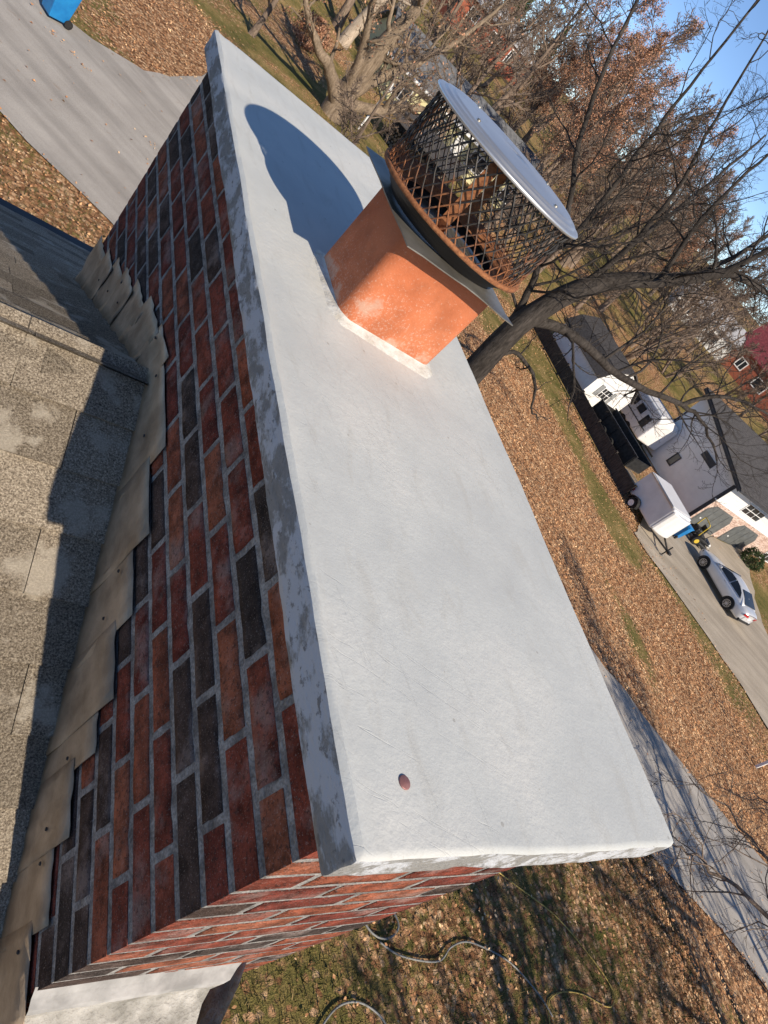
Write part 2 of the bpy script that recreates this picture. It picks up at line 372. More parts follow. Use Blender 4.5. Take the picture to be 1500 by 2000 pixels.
REDL = simple('red_lens', (.35, .01, .01), (.45, .02, .02), 5, .2, 0, 0)
Z0 = 7.0

# ------------------------------------------------------------------ terrain, roads
NEAR_EDGE = [(-30, 38), (-12, 25), (.39, 15.67), (2.64, 13.89), (8.5, 7.7), (15.05, 1.67), (19.3, -1.3), (30, -8), (55, -22)]
FAR_EDGE = [(-27, 46), (-9, 30.5), (.17, 21.87), (3.85, 18.55), (10.5, 12.2), (17.47, 6.6), (21.1, 4.07), (25.4, 1.42), (36, -4.6), (60, -17)]
ROADP = NEAR_EDGE + FAR_EDGE[::-1]
APRON = [(-9, 30.5), (.17, 21.87), (3.85, 18.55), (7.4, 15.2), (8.5, 17.2), (8.0, 22), (7.4, 28.4), (6.0, 28.2), (5.5, 26.0), (4.44, 23.97), (3.28, 23.1), (1.9, 22.6), (.5, 22.7), (-8, 31.5)]
NDRIVE = [(29.5, 16.1), (30.6, 13.8), (31.8, 11.3), (32.9, 8.9), (34, 4), (37, -5), (46, -9.5), (44.5, 3), (42.4, 11.9), (43.2, 14.0), (47.5, 19), (49.2, 20.6), (39.9, 20.6), (36.5, 19.2), (33, 18.6)]
def litter(x, y):                               # how much of the ground lies under fallen leaves, 0..1
    x = np.asarray(x, float); y = np.asarray(y, float)
    n = fbm(x, y, 3, .25); d = 0.42 + 0 * x
    belt = sstep((x - 15.5) / 3) * sstep((31.5 - x) / 2.5) * sstep((30 - y) / 8) * sstep((y + 6) / 6)
    d = d + .54 * belt
    strip = np.exp(-((x - 27.6 - .05 * (y - 17)) / 1.35) ** 2) * sstep((y - 12) / 3)
    strip2 = np.exp(-((x - 22.5) / .9) ** 2) * sstep((y - 6) / 3) * sstep((14 - y) / 3)
    d = d - .95 * strip * belt - .45 * strip2 * belt
    nr = sstep((15.8 - x) / 2.5) * sstep((10 - y) / 3); d = d * (1 - nr) + nr * (.37 + .18 * sstep((x - 9) / 4))
    patch = np.exp(-(((x - 5.5) / 3.6) ** 2 + ((y - 28) / 5.0) ** 2)); d = d + .75 * patch
    d = np.where((x < 4) & (y < 17) & (y > 8), .52, d)
    return np.clip(d + (n - .5) * (1.25 - .55 * nr), 0, 1)
def axis(lo, hi, flo, fhi, fine, coarse):
    a = list(np.arange(flo, fhi + 1e-6, fine)); s = coarse; x = fhi
    while x < hi: x += s; s *= 1.25; a.append(x)
    s = coarse; x = flo
    while x > lo: x -= s; s *= 1.25; a.insert(0, x)
    return np.array(a)
gx = axis(-350, 420, -8, 52, .5, 1.5); gy = axis(-260, 420, -8, 52, .5, 1.5)
GX, GY = np.meshgrid(gx, gy, indexing='ij')
V = np.stack([GX, GY, gz(GX, GY) + (fbm(GX, GY, 11, .4) - .5) * .06], -1).reshape(-1, 3)
ny = len(gy); ii, jj = np.meshgrid(np.arange(len(gx) - 1), np.arange(ny - 1), indexing='ij'); q = (ii * ny + jj).ravel()
ground = np_mesh('ground', V, np.stack([q, q + ny, q + ny + 1, q + 1], 1), GROUND, smooth=True)
a = ground.data.attributes.new('leaf', 'FLOAT', 'POINT'); a.data.foreach_set('value', litter(V[:, 0], V[:, 1]).astype(np.float32))
tag(ground, 'lawn and leaf covered ground sloping away from the house', kind='structure')
def drape(name, poly, m, off, label, step=.5):
    P = np.array(poly); x0, y0 = np.floor(P.min(0)); x1, y1 = np.ceil(P.max(0))
    xs = np.arange(x0, x1 + step, step); ys = np.arange(y0, y1 + step, step)
    # cut a fine grid against the polygon with bmesh: triangulated fill, then subdivided by bisecting planes
    import bmesh
    bm = bmesh.new(); vs_ = [bm.verts.new((p[0], p[1], 0)) for p in poly]; bm.faces.new(vs_)
    for arr, no in ((xs, (1, 0, 0)), (ys, (0, 1, 0))):
        for c in arr[::2]:
            co = (c, 0, 0) if no[0] else (0, c, 0)
            bmesh.ops.bisect_plane(bm, geom=bm.verts[:] + bm.edges[:] + bm.faces[:], plane_co=co, plane_no=no)
    for v_ in bm.verts:
        e = (fbm(v_.co.x, v_.co.y, 21, .9) - .5)
        on = any(len(ed.link_faces) < 2 for ed in v_.link_edges)
        if on: v_.co.x += e * .5; v_.co.y += (fbm(v_.co.x, v_.co.y, 23, .9) - .5) * .5
        v_.co.z = float(gz(v_.co.x, v_.co.y)) + off
    bmesh.ops.triangulate(bm, faces=bm.faces[:])
    bm.normal_update()
    for f in bm.faces:
        if f.normal.z < 0: f.normal_flip()
    me = bpy.data.meshes.new(name); bm.to_mesh(me); bm.free(); me.materials.append(m)
    return tag(link(bpy.data.objects.new(name, me)), label, kind='structure')
drape('road', ROADP, ROAD, .05, 'grey worn asphalt lane curving past the chimney')
drape('parking_apron', APRON, ROAD, .042, 'grey asphalt apron widening beside the lane')
drape('driveway', NDRIVE, DRIVE, .05, 'pale concrete driveway of the white house')

# ------------------------------------------------------------------ own house: roof with shingles
HL = (-4.0, 1.2, 0.0)
house = thing('shingled_house', 'own house with weathered granule shingles, its gable roof meeting the brick chimney', 'house', HL)
def hb(): return MB()
def rz_(y): return Z0 - .475 - (.565 * (1.2 - y) if y < 1.2 else .50 * (y - 1.2))
YN, YF = -1.3, 3.74; RX = .45; CHX = .034; CY0, CY1 = .039, 2.238
def off(p): return (p[0] - HL[0], p[1] - HL[1], p[2] - HL[2])
deck = MB()
def slab(y0, y1, x0, x1, th=.05, dz=-.012):
    v = [off((x, y, rz_(y) + dz - k)) for k in (th, 0) for y in (y0, y1) for x in (x0, x1)]
    deck.add(v, [(0, 2, 3, 1), (4, 5, 7, 6), (0, 1, 5, 4), (2, 6, 7, 3), (0, 4, 6, 2), (1, 3, 7, 5)])
slab(YN, 1.2, -8, CHX - .002); slab(1.2, CY1 + .002, -8, CHX - .002); slab(CY1 + .002, YF, -8, RX); slab(YN, CY0 - .14, CHX - .002, RX)
deck.build('roof_deck', DARKWOOD, house)
MB().prism([(YN + .35 - HL[1], 0), (YF - .35 - HL[1], 0), (YF - .35 - HL[1], rz_(YF - .35) - .14), (1.2 - HL[1], Z0 - .62), (YN + .35 - HL[1], rz_(YN + .35) - .14)], 'x', -7.6 - HL[0], -.02 - HL[0]).build('wall', FARBRICK, house)
g_ = MB(); g_.box(-8 - HL[0], RX + .02 - HL[0], YF - HL[1], YF + .1 - HL[1], rz_(YF) - .1, rz_(YF) - .015)
g_.build('gutter', TRIM, house)
EXPO = .137; TABW = .305
sh_meshes = []
for k in range(4):
    b = MB(); r = random.Random(k); L = EXPO + .03; t0, t1 = .012, .004
    j = lambda a: r.uniform(-a, a)
    # local: x along ridge, y down the slope (0 = lower butt edge at y=0, upper edge at y=L)
    v = [(.0, j(.003), 0), (TABW - .0016, j(.003), 0), (TABW - .0016, L, -.004), (.0, L, -.004), (j(.001), j(.003), t0), (TABW * .5, j(.005), t0 + .002), (TABW - .0016 + j(.001), j(.003), t0), (TABW - .0016, L, t1 - .004), (TABW * .5, L, t1 - .004), (.002, L, t1 - .004)]
    b.add(v, [(0, 3, 2, 1), (4, 5, 8, 9), (5, 6, 7, 8), (0, 1, 6, 5, 4), (0, 4, 9, 3), (1, 2, 7, 6)])
    me = bpy.data.meshes.new('shingle'); me.from_pydata(b.v, [], b.f); me.materials.append(SHINGLE); sh_meshes.append(me)
rest = MB()
def shingle_rows(side):
    s = .565 if side < 0 else .50
    sl_ = math.hypot(1, s); ang = math.atan(s)
    total = (1.2 - YN if side < 0 else YF - 1.2) * sl_
    n = int(total / EXPO)
    for i in range(n):
        dist = (i + 1) * EXPO                 # distance of the butt edge below the ridge
        yb = 1.2 + side * dist / sl_; zb = rz_(yb)
        x = -4.2 + (i % 2) * TABW * .5 + random.uniform(-.03, .03)
        xe = RX if (yb > CY1 + .03 or yb < CY0 - .14) else CHX - .006
        if side > 0:                            # far slope: strip runs the other way so that its local y points up the slope
            M_ = Matrix.Translation((0, yb, zb)) @ Matrix.Rotation(-ang, 4, 'X') @ Matrix.Scale(-1, 4, (0, 1, 0))
        while x < xe:
            wd = min(TABW, xe - x)
            if side < 0: M_ = Matrix.Translation((x, yb, zb)) @ Matrix.Rotation(ang, 4, 'X')
            else: M_ = Matrix.Translation((x + TABW, yb, zb)) @ Matrix.Rotation(math.pi, 4, 'Z') @ Matrix.Rotation(ang, 4, 'X')
            if side > 0 and wd < TABW: M_ = Matrix.Translation((wd - TABW, 0, 0)) @ M_
            me = random.choice(sh_meshes)
            if x > -1.05:
                o = bpy.data.objects.new('shingle', me); link(o, house)
                S_ = Matrix.Diagonal((wd / TABW, 1, 1, 1))
                o.matrix_local = Matrix.Translation((-HL[0], -HL[1], -HL[2] + random.uniform(0, .002))) @ M_ @ S_
            else:
                rest.add([off(M_ @ v_.co) for v_ in me.vertices], [tuple(p.vertices) for p in me.polygons])
            x += TABW
shingle_rows(-1); shingle_rows(1)
tag(rest.build('shingle_field', SHINGLE, house), kind='stuff')
x = -4.2
while x < CHX - .01:                            # ridge caps, bent over the ridge
    L = min(.21, CHX - .008 - x); b = MB(); dz = random.uniform(0, .003)
    pr = []
    for yy in (-.12, -.05, -.018, .018, .05, .12):
        pr.append((1.2 + yy, rz_(1.2 + yy) + .011 - (.006 if abs(yy) < .02 else 0) + dz))
    v = [off((x, y, z)) for y, z in pr] + [off((x + L + .03, y, z - .006)) for y, z in pr] + [off((x, y, z - .006)) for y, z in pr]
    f = [(i, i + 6, i + 7, i + 1) for i in range(5)] + [(i + 12, i, i + 1, i + 13) for i in range(5)]
    b.add(v, f); b.build('ridge_cap', SHINGLE, house); x += .2

# ------------------------------------------------------------------ chimney
CW = .590                                        # outer brick face
CL = (.31, 1.14, 0.0)
chim = thing('chimney', 'red and brown brick chimney with pale grey concrete crown', 'chimney', CL)
def co(p): return (p[0] - CL[0], p[1] - CL[1], p[2] - CL[2])
ZT = Z0 - .066
core = MB(); core.box(*[a - c for a, c in zip((CHX + .0003, CW - .0003), (CL[0],) * 2)], CY0 + .0003 - CL[1], CY1 - .0003 - CL[1], 0, ZT)
core.build('mortar_core', MORTAR, chim)
BH = .0525; BL = .187; JT = .0150; COURSE = .0677; DEP = .05
def brick_mesh(L, seed):
    r = random.Random(seed); nx = max(3, int(L / .022)); nz = 4
    # face plane: local x = length, z = height, y = -depth to outward 0..; outward is -y ; slightly rounded uneven arrises
    b = MB(); front = []
    for i in range(nx + 1):
        for k in range(nz + 1):
            u = i / nx; w_ = k / nz; edge = min(u * nx, (1 - u) * nx, 1.0) * 1.0; ez = min(w_ * nz, (1 - w_) * nz, 1.0)
            e = min(edge, ez)
            y = (-.0013 if e >= 1 else -.0006) + r.uniform(-.0004, .0004)
            x_ = (u - .5) * L + r.uniform(-.0010, .0010); z_ = (w_ - .5) * BH + r.uniform(-.0009, .0009) - (.0035 * r.random() if (w_ == 1 and r.random() < .12) else 0) + (.0035 * r.random() if (w_ == 0 and r.random() < .12) else 0)
            front.append((x_, y, z_))
    n0 = nz + 1
    f = [(i * n0 + k, (i + 1) * n0 + k, (i + 1) * n0 + k + 1, i * n0 + k + 1) for i in range(nx) for k in range(nz)]
    b.add(front, f)
    ring = [i * n0 for i in range(nx + 1)] + [nx * n0 + k for k in range(1, n0)] + [i * n0 + nz for i in range(nx - 1, -1, -1)] + [k for k in range(nz - 1, 0, -1)]
    back = [(b.v[i][0], DEP, b.v[i][2]) for i in ring]; m = len(ring); k0 = len(b.v)
    b.v += back; b.f += [(ring[(i + 1) % m], ring[i], k0 + i, k0 + (i + 1) % m) for i in range(m)]
    me = bpy.data.meshes.new('brick'); me.from_pydata(b.v, [], b.f); me.materials.append(BRICK)
    me.polygons.foreach_set('use_smooth', [True] * (nx * nz) + [False] * (len(b.f) - nx * nz)); return me
FULL = [brick_mesh(BL - JT, s) for s in range(6)]
cut = {}
def bmesh_for(L):
    if abs(L - (BL - JT)) < .004: return random.choice(FULL)
    k = (round(L, 3), random.randrange(2))
    if k not in cut: cut[k] = brick_mesh(L, hash(k[1]) + int(L * 1e4))
    return cut[k]
def corner_mesh(dx, dy, seed):
    r = random.Random(seed); b = MB(); b.box(0, dx, 0, dy, -BH / 2, BH / 2); j = lambda: r.uniform(-.0012, .0012)
    b.v = [(x + j() * .4 - .0007 * (x == 0), y + j() * .4 - .0007 * (y == 0), z + j()) for x, y, z in b.v]
    me = bpy.data.meshes.new('brick'); me.from_pydata(b.v, [], b.f); me.materials.append(BRICK); return me
CORN = {p: [corner_mesh(*((.094 - JT / 2, BL - JT / 2) if p == 0 else (BL - JT / 2, .094 - JT / 2)), s + 10 * p) for s in range(3)] for p in (0, 1)}
low = MB()
def place_brick(c, rz, L, single):
    Mx = Matrix.Translation(co(c)) @ Matrix.Rotation(rz + random.uniform(-.006, .006), 4, 'Z') @ Matrix.Rotation(random.uniform(-.006, .006), 4, 'Y')
    if single:
        o = bpy.data.objects.new('brick', bmesh_for(L)); link(o, chim); o.matrix_local = Mx
    else:
        v = [(-L / 2, -.003, -BH / 2), (L / 2, -.003, -BH / 2), (L / 2, -.003, BH / 2), (-L / 2, -.003, BH / 2), (-L / 2, .03, -BH / 2), (L / 2, .03, -BH / 2), (L / 2, .03, BH / 2), (-L / 2, .03, BH / 2)]
        low.add([Mx @ Vector(p) for p in v], [(0, 1, 2, 3), (1, 5, 6, 2), (4, 0, 3, 7), (3, 2, 6, 7), (0, 4, 5, 1)])
ncourse = int((ZT) / COURSE)
ztop = Z0 - .0728
for i in range(ncourse):
    zc = ztop - COURSE * (i + .5); par = i % 2
    single_left = zc > Z0 - 1.16
    # inner face (faces the roof), looking along -x
    y = CY0; first = True
    while y < CY1 - .02:
        L = BL if not (first and par) else .094 + JT * 0
        first = False; e = min(y + L, CY1); Lb = e - y - JT
        if y == CY0: y0 = y; Lb = e - y - JT / 2
        else: y0 = y + JT / 2
        if e >= CY1 - 1e-6: Lb = CY1 - y0
        else: Lb = e - JT / 2 - y0
        if Lb > .02 and not (y == CY0 and zc > Z0 - 1.2):
            rzv = rz_((y0 + Lb / 2)) - .12
            if zc > rzv: place_brick((CHX, y0 + Lb / 2, zc), -math.pi / 2, Lb, single_left)
        y = e
    if zc > Z0 - 1.2:
        o = bpy.data.objects.new('brick', random.choice(CORN[par])); link(o, chim); o.location = co((CHX, CY0, zc))
    # near end face, looking along -y (lit)
    for face, yy, rz0 in (('near', CY0, 0.0), ('far', CY1, math.pi)):
        x = CHX; first = True
        while x < CW - .02:
            L = BL if not (first and not par) else .094
            first = False; e = min(x + L, CW); x0 = x if x == CHX else x + JT / 2; x1 = CW if e >= CW - 1e-6 else e - JT / 2
            if x1 - x0 > .02 and not (face == 'near' and x == CHX and zc > Z0 - 1.2): place_brick(((x0 + x1) / 2, yy, zc), rz0, x1 - x0, face == 'near' and zc > Z0 - 1.2)
            x = e
    y = CY0; first = True
    while y < CY1 - .02:
        L = BL if not (first and par) else .094
        first = False; e = min(y + L, CY1); y0 = y if y == CY0 else y + JT / 2; y1 = CY1 if e >= CY1 - 1e-6 else e - JT / 2
        if y1 - y0 > .02: place_brick((CW, (y0 + y1) / 2, zc), math.pi / 2, y1 - y0, False)
        y = e
tag(low.build('lower_brickwork', BRICK, chim), kind='stuff')
# crown: slab with uneven top, small trowelled lip, worn edges
W_, L_ = .712, 2.28; TH = .066
nx, nyy = 56, 150
FX0, FX1, FY0, FY1 = .198, .470, 1.035, 1.27
def ctop(x, y):
    d = np.hypot(np.maximum(np.maximum(FX0 - x, x - FX1), 0), np.maximum(np.maximum(FY0 - y, y - FY1), 0))
    e = np.minimum(np.minimum(x, W_ - x), np.minimum(y, L_ - y))
    z = .003 * np.exp(-(d / .07) ** 2) + (fbm(x, y, 5, 4.0) - .5) * .005 + (fbm(x, y, 9, 22.0) - .5) * .0008
    z = z - .0035 * np.clip(1 - e / .007, 0, 1) ** 2 + .0045 * np.exp(-((x - .009) / .004) ** 2) * fbm(x * 3, y, 13, 9) - .0025 * np.exp(-((x - .03) / .014) ** 2)
    return z
xs = np.concatenate([[0, .004, .009, .014, .02], np.linspace(.034, W_ - .03, nx - 9), [W_ - .02, W_ - .012, W_ - .006, W_]])
ys = np.concatenate([[0, .005, .01, .018], np.linspace(.03, L_ - .03, nyy - 7), [L_ - .014, L_ - .006, L_]])
X, Y = np.meshgrid(xs, ys, indexing='ij')
wob = lambda a, s: (fbm(a, a * 0, s, 5.0) - .5) * .006 + (fbm(a, a * 0, s + 1, 28.) - .5) * .002
XE = X + np.where(X < .03, wob(Y, 31), 0) + np.where(X > W_ - .03, wob(Y, 33), 0); YE = Y + np.where(Y < .03, wob(X, 35), 0) + np.where(Y > L_ - .03, wob(X, 37), 0)
cr = 0.022                                       # rounded corners in plan
for sx, cx in ((-1, cr), (1, W_ - cr)):
    for sy, cy in ((-1, cr), (1, L_ - cr)):
        ccr = cr if not (sx < 0) else .008
        cxx = ccr if sx < 0 else W_ - ccr; cyy = ccr if sy < 0 else L_ - ccr
        dx = (XE - cxx) * sx; dy = (YE - cyy) * sy; mk = (dx > 0) & (dy > 0); rr = np.maximum(np.hypot(dx, dy), 1e-9); f = np.where(mk & (rr > ccr), ccr / rr, 1)
        XE = np.where(mk, cxx + dx * f * sx, XE); YE = np.where(mk, cyy + dy * f * sy, YE)
ZZ = Z0 + ctop(X, Y)
cb = MB(); top = [co((a, b_, c)) for a, b_, c in zip(XE.ravel(), YE.ravel(), ZZ.ravel())]
n0 = len(ys); nX = len(xs)
cb.add(top, [(i * n0 + k, (i + 1) * n0 + k, (i + 1) * n0 + k + 1, i * n0 + k + 1) for i in range(nX - 1) for k in range(n0 - 1)], 0)
ring = [i * n0 for i in range(nX)] + [(nX - 1) * n0 + k for k in range(1, n0)] + [i * n0 + n0 - 1 for i in range(nX - 2, -1, -1)] + [k for k in range(n0 - 2, 0, -1)]
m = len(ring); prev = ring
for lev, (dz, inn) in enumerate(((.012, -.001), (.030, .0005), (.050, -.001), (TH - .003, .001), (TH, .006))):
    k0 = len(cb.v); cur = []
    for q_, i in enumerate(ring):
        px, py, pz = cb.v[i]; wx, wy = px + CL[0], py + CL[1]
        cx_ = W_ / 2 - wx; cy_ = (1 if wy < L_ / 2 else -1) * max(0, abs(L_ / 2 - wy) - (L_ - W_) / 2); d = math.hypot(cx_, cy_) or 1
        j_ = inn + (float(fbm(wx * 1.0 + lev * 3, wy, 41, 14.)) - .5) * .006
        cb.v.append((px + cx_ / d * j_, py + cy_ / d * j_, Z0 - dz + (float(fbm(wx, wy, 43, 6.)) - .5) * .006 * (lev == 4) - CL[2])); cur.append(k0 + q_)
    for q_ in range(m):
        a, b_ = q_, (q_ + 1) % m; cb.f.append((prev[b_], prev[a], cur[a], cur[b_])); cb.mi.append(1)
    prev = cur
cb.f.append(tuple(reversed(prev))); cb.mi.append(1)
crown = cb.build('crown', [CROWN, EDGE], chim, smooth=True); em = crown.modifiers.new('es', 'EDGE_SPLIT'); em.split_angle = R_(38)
# mortar bed between crown and bricks
b = MB(); b.box(CHX + .0 - CL[0], CW - .0 - CL[0], CY0 - CL[1], CY1 - CL[1], Z0 - .0728, Z0 - .06); b.build('mortar_bed', MORTAR, chim)
# clay flue liner: rounded hollow rectangle
def rrect(x0, x1, y0, y1, r, n=6):
    p = []
    for cx, cy, a0 in ((x1 - r, y0 + r, -90), (x1 - r, y1 - r, 0), (x0 + r, y1 - r, 90), (x0 + r, y0 + r, 180)):
        for k in range(n + 1):
            a = R_(a0 + 90 * k / n); p.append((cx + r * math.cos(a), cy + r * math.sin(a)))
    return p
FT = .218
def loft(b, loops, close_top=False):
    n = len(loops[0]); k = len(b.v)
    for lp in loops: b.v += lp
    for i in range(len(loops) - 1):
        for q_ in range(n):
            b.f.append((k + i * n + q_, k + i * n + (q_ + 1) % n, k + (i + 1) * n + (q_ + 1) % n, k + (i + 1) * n + q_)); b.mi.append(0)
b = MB(); fl = MB()
FC = ((FX0 + FX1) / 2, (FY0 + FY1) / 2)
def fo(p, z): return [(x - FC[0], y - FC[1], z) for x, y in p]
o_ = rrect(FX0, FX1, FY0, FY1, .030); i_ = rrect(FX0 + .02, FX1 - .02, FY0 + .02, FY1 - .02, .02)
zs = list(np.linspace(-.02, FT, 9))
loft(fl, [fo(o_, z) for z in zs] + [fo(i_, FT), fo(i_, -.3)])
flue = fl.build('flue_liner', CLAY, chim, smooth=True, loc=(FC[0] - CL[0], FC[1] - CL[1], Z0))
em = flue.modifiers.new('es', 'EDGE_SPLIT'); em.split_angle = R_(50)
# cement fillet round the flue
b = MB(); lps = []
for k, (g, z) in enumerate(((.034, .001), (.020, .003), (.008, .006), (.002, .009), (-.002, .013))):
    lp = []
    for q_, (x, y) in enumerate(rrect(FX0 - g, FX1 + g, FY0 - g, FY1 + g, .03 + g)):
        j_ = (float(fbm(x, y, 51, 25.)) - .5)
        zz = z + float(ctop(np.array(x), np.array(y))) * (1 if k == 0 else .6) - (.010 if k == 0 else 0) + j_ * .010 * (k > 1)
        lp.append(co((x + j_ * .03 * (k < 3), y - j_ * .03 * (k < 3), Z0 + zz)))
    lps.append(lp)
loft(b, lps); b.build('cement_fillet', simple('coated_cement', (.44, .42, .37), (.60, .60, .57), 30, .8, 0, .6, .004), chim, smooth=True)
# sloping wash at the near shoulder
b = MB(); lps = []
n = 26
for k, (y, z, j) in enumerate(((.043, -.872, .002), (.030, -.886, .003), (.012, -.897, .003), (.008, -.904, .002), (.0075, -.935, .003), (-.02, -.955, .010), (-.10, -1.0, .014), (-.14, -1.16, .01))):
    row = []
    for q_ in range(n + 1):
        u = q_ / n; x = CHX - .006 + u * (.475 - .012 * k - CHX); e = (float(fbm(x * 3, y * 3 + k * 5., 61, 12.)) - .5)
        row.append(co((x, y + e * j * 2, Z0 + z + e * j * 2 - .03 * u)))
    lps.append(row)
for i in range(len(lps) - 1):
    k0 = len(b.v)
    b.add(lps[i] + lps[i + 1], [(q_, n + 1 + q_, n + 2 + q_, q_ + 1) for q_ in range(n)], 0 if i < 3 else 1)
b.add([co(p) for p in ((.475, .043, Z0 - .90), (.47, .0, Z0 - .935), (.45, -.10, Z0 - 1.04), (.44, -.14, Z0 - 1.2), (.475, .043, Z0 - 1.2))], [(0, 1, 2, 3, 4)], 1)
b.build('shoulder_wash', [FILLET, ROUGHCEM], chim, smooth=True)
# step flashing sheets, one object each
def flash(y0, y1, zt, lean, seed):
    r = random.Random(seed); b = MB(); n = 7; k = 4; x = CHX - .007
    lo, hi = min(y0, y1) - .012, max(y0, y1) + .012
    for i in range(n + 1):
        y = lo + (hi - lo) * i / n; zb = rz_(y) + .004
        ztt = Z0 + zt + lean * (i / n - .5)
        for q_ in range(k + 1):
            w_ = q_ / k; z = zb + (ztt - zb) * w_
            xx = x - (.0015 * (seed % 2)) + (r.uniform(-.0016, .0016) * (2.2 if seed >= 20 else 1)) - .012 * max(0, .15 - w_) * 2
            b.v.append(co((xx, y + r.uniform(-.001, .001), z + r.uniform(-.001, .001))))
    m_ = len(b.v)
    f = [(i * (k + 1) + q_, i * (k + 1) + q_ + 1, (i + 1) * (k + 1) + q_ + 1, (i + 1) * (k + 1) + q_) for i in range(n) for q_ in range(k)]
    b.f += f; b.mi += [0] * len(f)
    o = b.build('flashing_sheet', FLASH, chim, smooth=True); s_ = o.modifiers.new('s', 'SOLIDIFY'); s_.thickness = .0015; s_.offset = -1
    for k_ in ([], [0], [], [1], [0, 1])[r.randrange(5)]:
        nb = MB(); nb.lathe([(.0003, .003), (.003, .0025), (.0042, 0)], 8); nb.v = [(-z, x, y) for x, y, z in nb.v]
        yy = lo + (hi - lo) * (.3 + .45 * k_); nl = nb.build('nail', DARKSTEEL, o); nl.location = co((x - .004, yy, rz_(yy) + (Z0 + zt - rz_(yy)) * (.55 + .2 * k_)))
Yn = [1.23, .93, .75, .60, .46, .385, .265, .14, .0, -.14, -.30]
for i, zt in enumerate((-.395, -.465, -.535, -.605, -.672, -.765, -.835, -.905, -.985, -1.07)): flash(Yn[i], Yn[i + 1], zt, 0.004, i)
Yf = [1.19, 1.33, 1.50, 1.66, 1.80, 1.95, 2.10, 2.27]
for i, zt in enumerate((-.385, -.43, -.50, -.565, -.635, -.705, -.775)): flash(Yf[i], Yf[i + 1], zt, -.035, i + 20)

# small reddish disc on the crown
b = MB(); b.lathe([(0, .0016), (.0078, .0016), (.0086, .0010), (.0088, 0), (0, 0)], 28); d_ = b.build('brown_disc', COPPER, None, smooth=True, loc=(.092, .082, Z0 + float(ctop(np.array(.092), np.array(.082))) + .0005))
tag(d_, 'small round reddish brown disc on the near end of the crown', 'disc')

# ------------------------------------------------------------------ chimney cap on the flue
PC = (.333, 1.168)
cap = thing('rain_cap', 'round stainless rain cap with rusty mesh sides on the clay flue', 'chimney cap', (PC[0], PC[1], Z0 + FT))
b = MB(); px0, px1, py0, py1 = -.163, .157, -.193, .197; zp = .010
g = 8
for z in (0, .0025):
    for i in range(g + 1):
        for k in range(g + 1):
            u, v_ = i / g, k / g; e = (fbm(u * 3, v_ * 3, 71, 2.) - .5) * .006
            b.v.append((px0 + (px1 - px0) * u, py0 + (py1 - py0) * v_, zp - .006 * ((2 * u - 1) ** 2) + z + float(e)))
nn = g + 1; o0 = nn * nn
for i in range(g):
    for k in range(g):
        a = i * nn + k; b.f += [(o0 + a, o0 + a + nn, o0 + a + nn + 1, o0 + a + 1), (a, a + 1, a + nn + 1, a + nn)]; b.mi += [0, 0]
rim = [i * nn for i in range(nn)] + [g * nn + k for k in range(1, nn)] + [i * nn + g for i in range(g - 1, -1, -1)] + [k for k in range(g - 1, 0, -1)]
for q_ in range(len(rim)):
    a, c_ = rim[q_], rim[(q_ + 1) % len(rim)]; b.f.append((a, c_, o0 + c_, o0 + a)); b.mi.append(0)
b.build('base_plate', STEEL, cap)
RC_ = .188
b = MB(); b.lathe([(.140, .012), (.150, .014), (.152, .020), (.160, .024), (.162, .030), (.172, .034), (.174, .040), (RC_ + .002, .046)], 72); b.build('collar', DARKSTEEL, cap, smooth=True)
b = MB(); b.lathe([(RC_ + .003, .046), (RC_ + .008, .047), (RC_ + .009, .054), (RC_ + .005, .0565), (RC_ - .004, .055), (.165, .048), (.150, .047), (.148, .036), (.128, .036), (.128, .034)], 72); b.build('base_ring', RUST, cap, smooth=True)
ZB, ZL = .050, .208
b = MB(); NW = 48; segs = 10
for s_ in (1, -1):
    for i in range(NW):
        pts = []
        for k in range(segs + 1):
            u = k / segs; a = 2 * math.pi * (i / NW + s_ * u * segs / 2 / NW)
            rr = RC_ + (.0015 if (k % 2) else -.0012) * s_
            pts.append((rr * math.cos(a), rr * math.sin(a), ZB + (ZL - ZB) * u))
        b.tube(pts, .0015, 4, False)
for z in (ZB + .003, ZL - .004):
    b.tube([(RC_ * math.cos(2 * math.pi * k / 60), RC_ * math.sin(2 * math.pi * k / 60), z) for k in range(61)], .0022, 5, False)
b.build('mesh_cage', WIRE, cap)
for a in (45, 135, 225, 315):
    b = MB(); ca, sa = math.cos(R_(a + 8)), math.sin(R_(a + 8)); r0 = RC_ - .012
    def sp(r, t_, z): return (r * ca - t_ * sa, r * sa + t_ * ca, z)
    v = [sp(r0 - .02 * q_ + d, t_, z) for q_, z in ((1, .046), (0, .07), (0, .18), (.6, .2)) for d in (0, .002) for t_ in (-.011, .011)]
    f = []
    for i in range(3):
        k = i * 4; f += [(k, k + 1, k + 5, k + 4), (k + 2, k + 6, k + 7, k + 3), (k, k + 4, k + 6, k + 2), (k + 1, k + 3, k + 7, k + 5)]
    b.add(v, f); b.build('bracket', RUST, cap)
b = MB(); RL = .200
prof = [(RL - .004, .1935), (RL, .1925), (RL + .003, .1945), (RL + .003, .1985), (RL, .2005), (RL - .010, .2015), (RL - .0125, .2022), (RL - .014, .2052), (RL - .017, .2062), (RL - .025, .2068), (RL - .028, .2078), (RL - .030, .2100), (RL - .034, .2108), (RL - .05, .2114), (.11, .2130), (.05, .2142), (.0005, .2146)]
prof_old = [(RL - .004, .1935), (RL, .1925), (RL + .0025, .1945), (RL + .0005, .200), (RL - .004, .2035), (RL - .013, .206), (RL - .017, .2095), (RL - .027, .211), (RL - .031, .2145), (RL - .040, .216), (RL - .046, .2195), (RL - .058, .2205), (.11, .222), (.05, .223), (0.0005, .2235)]
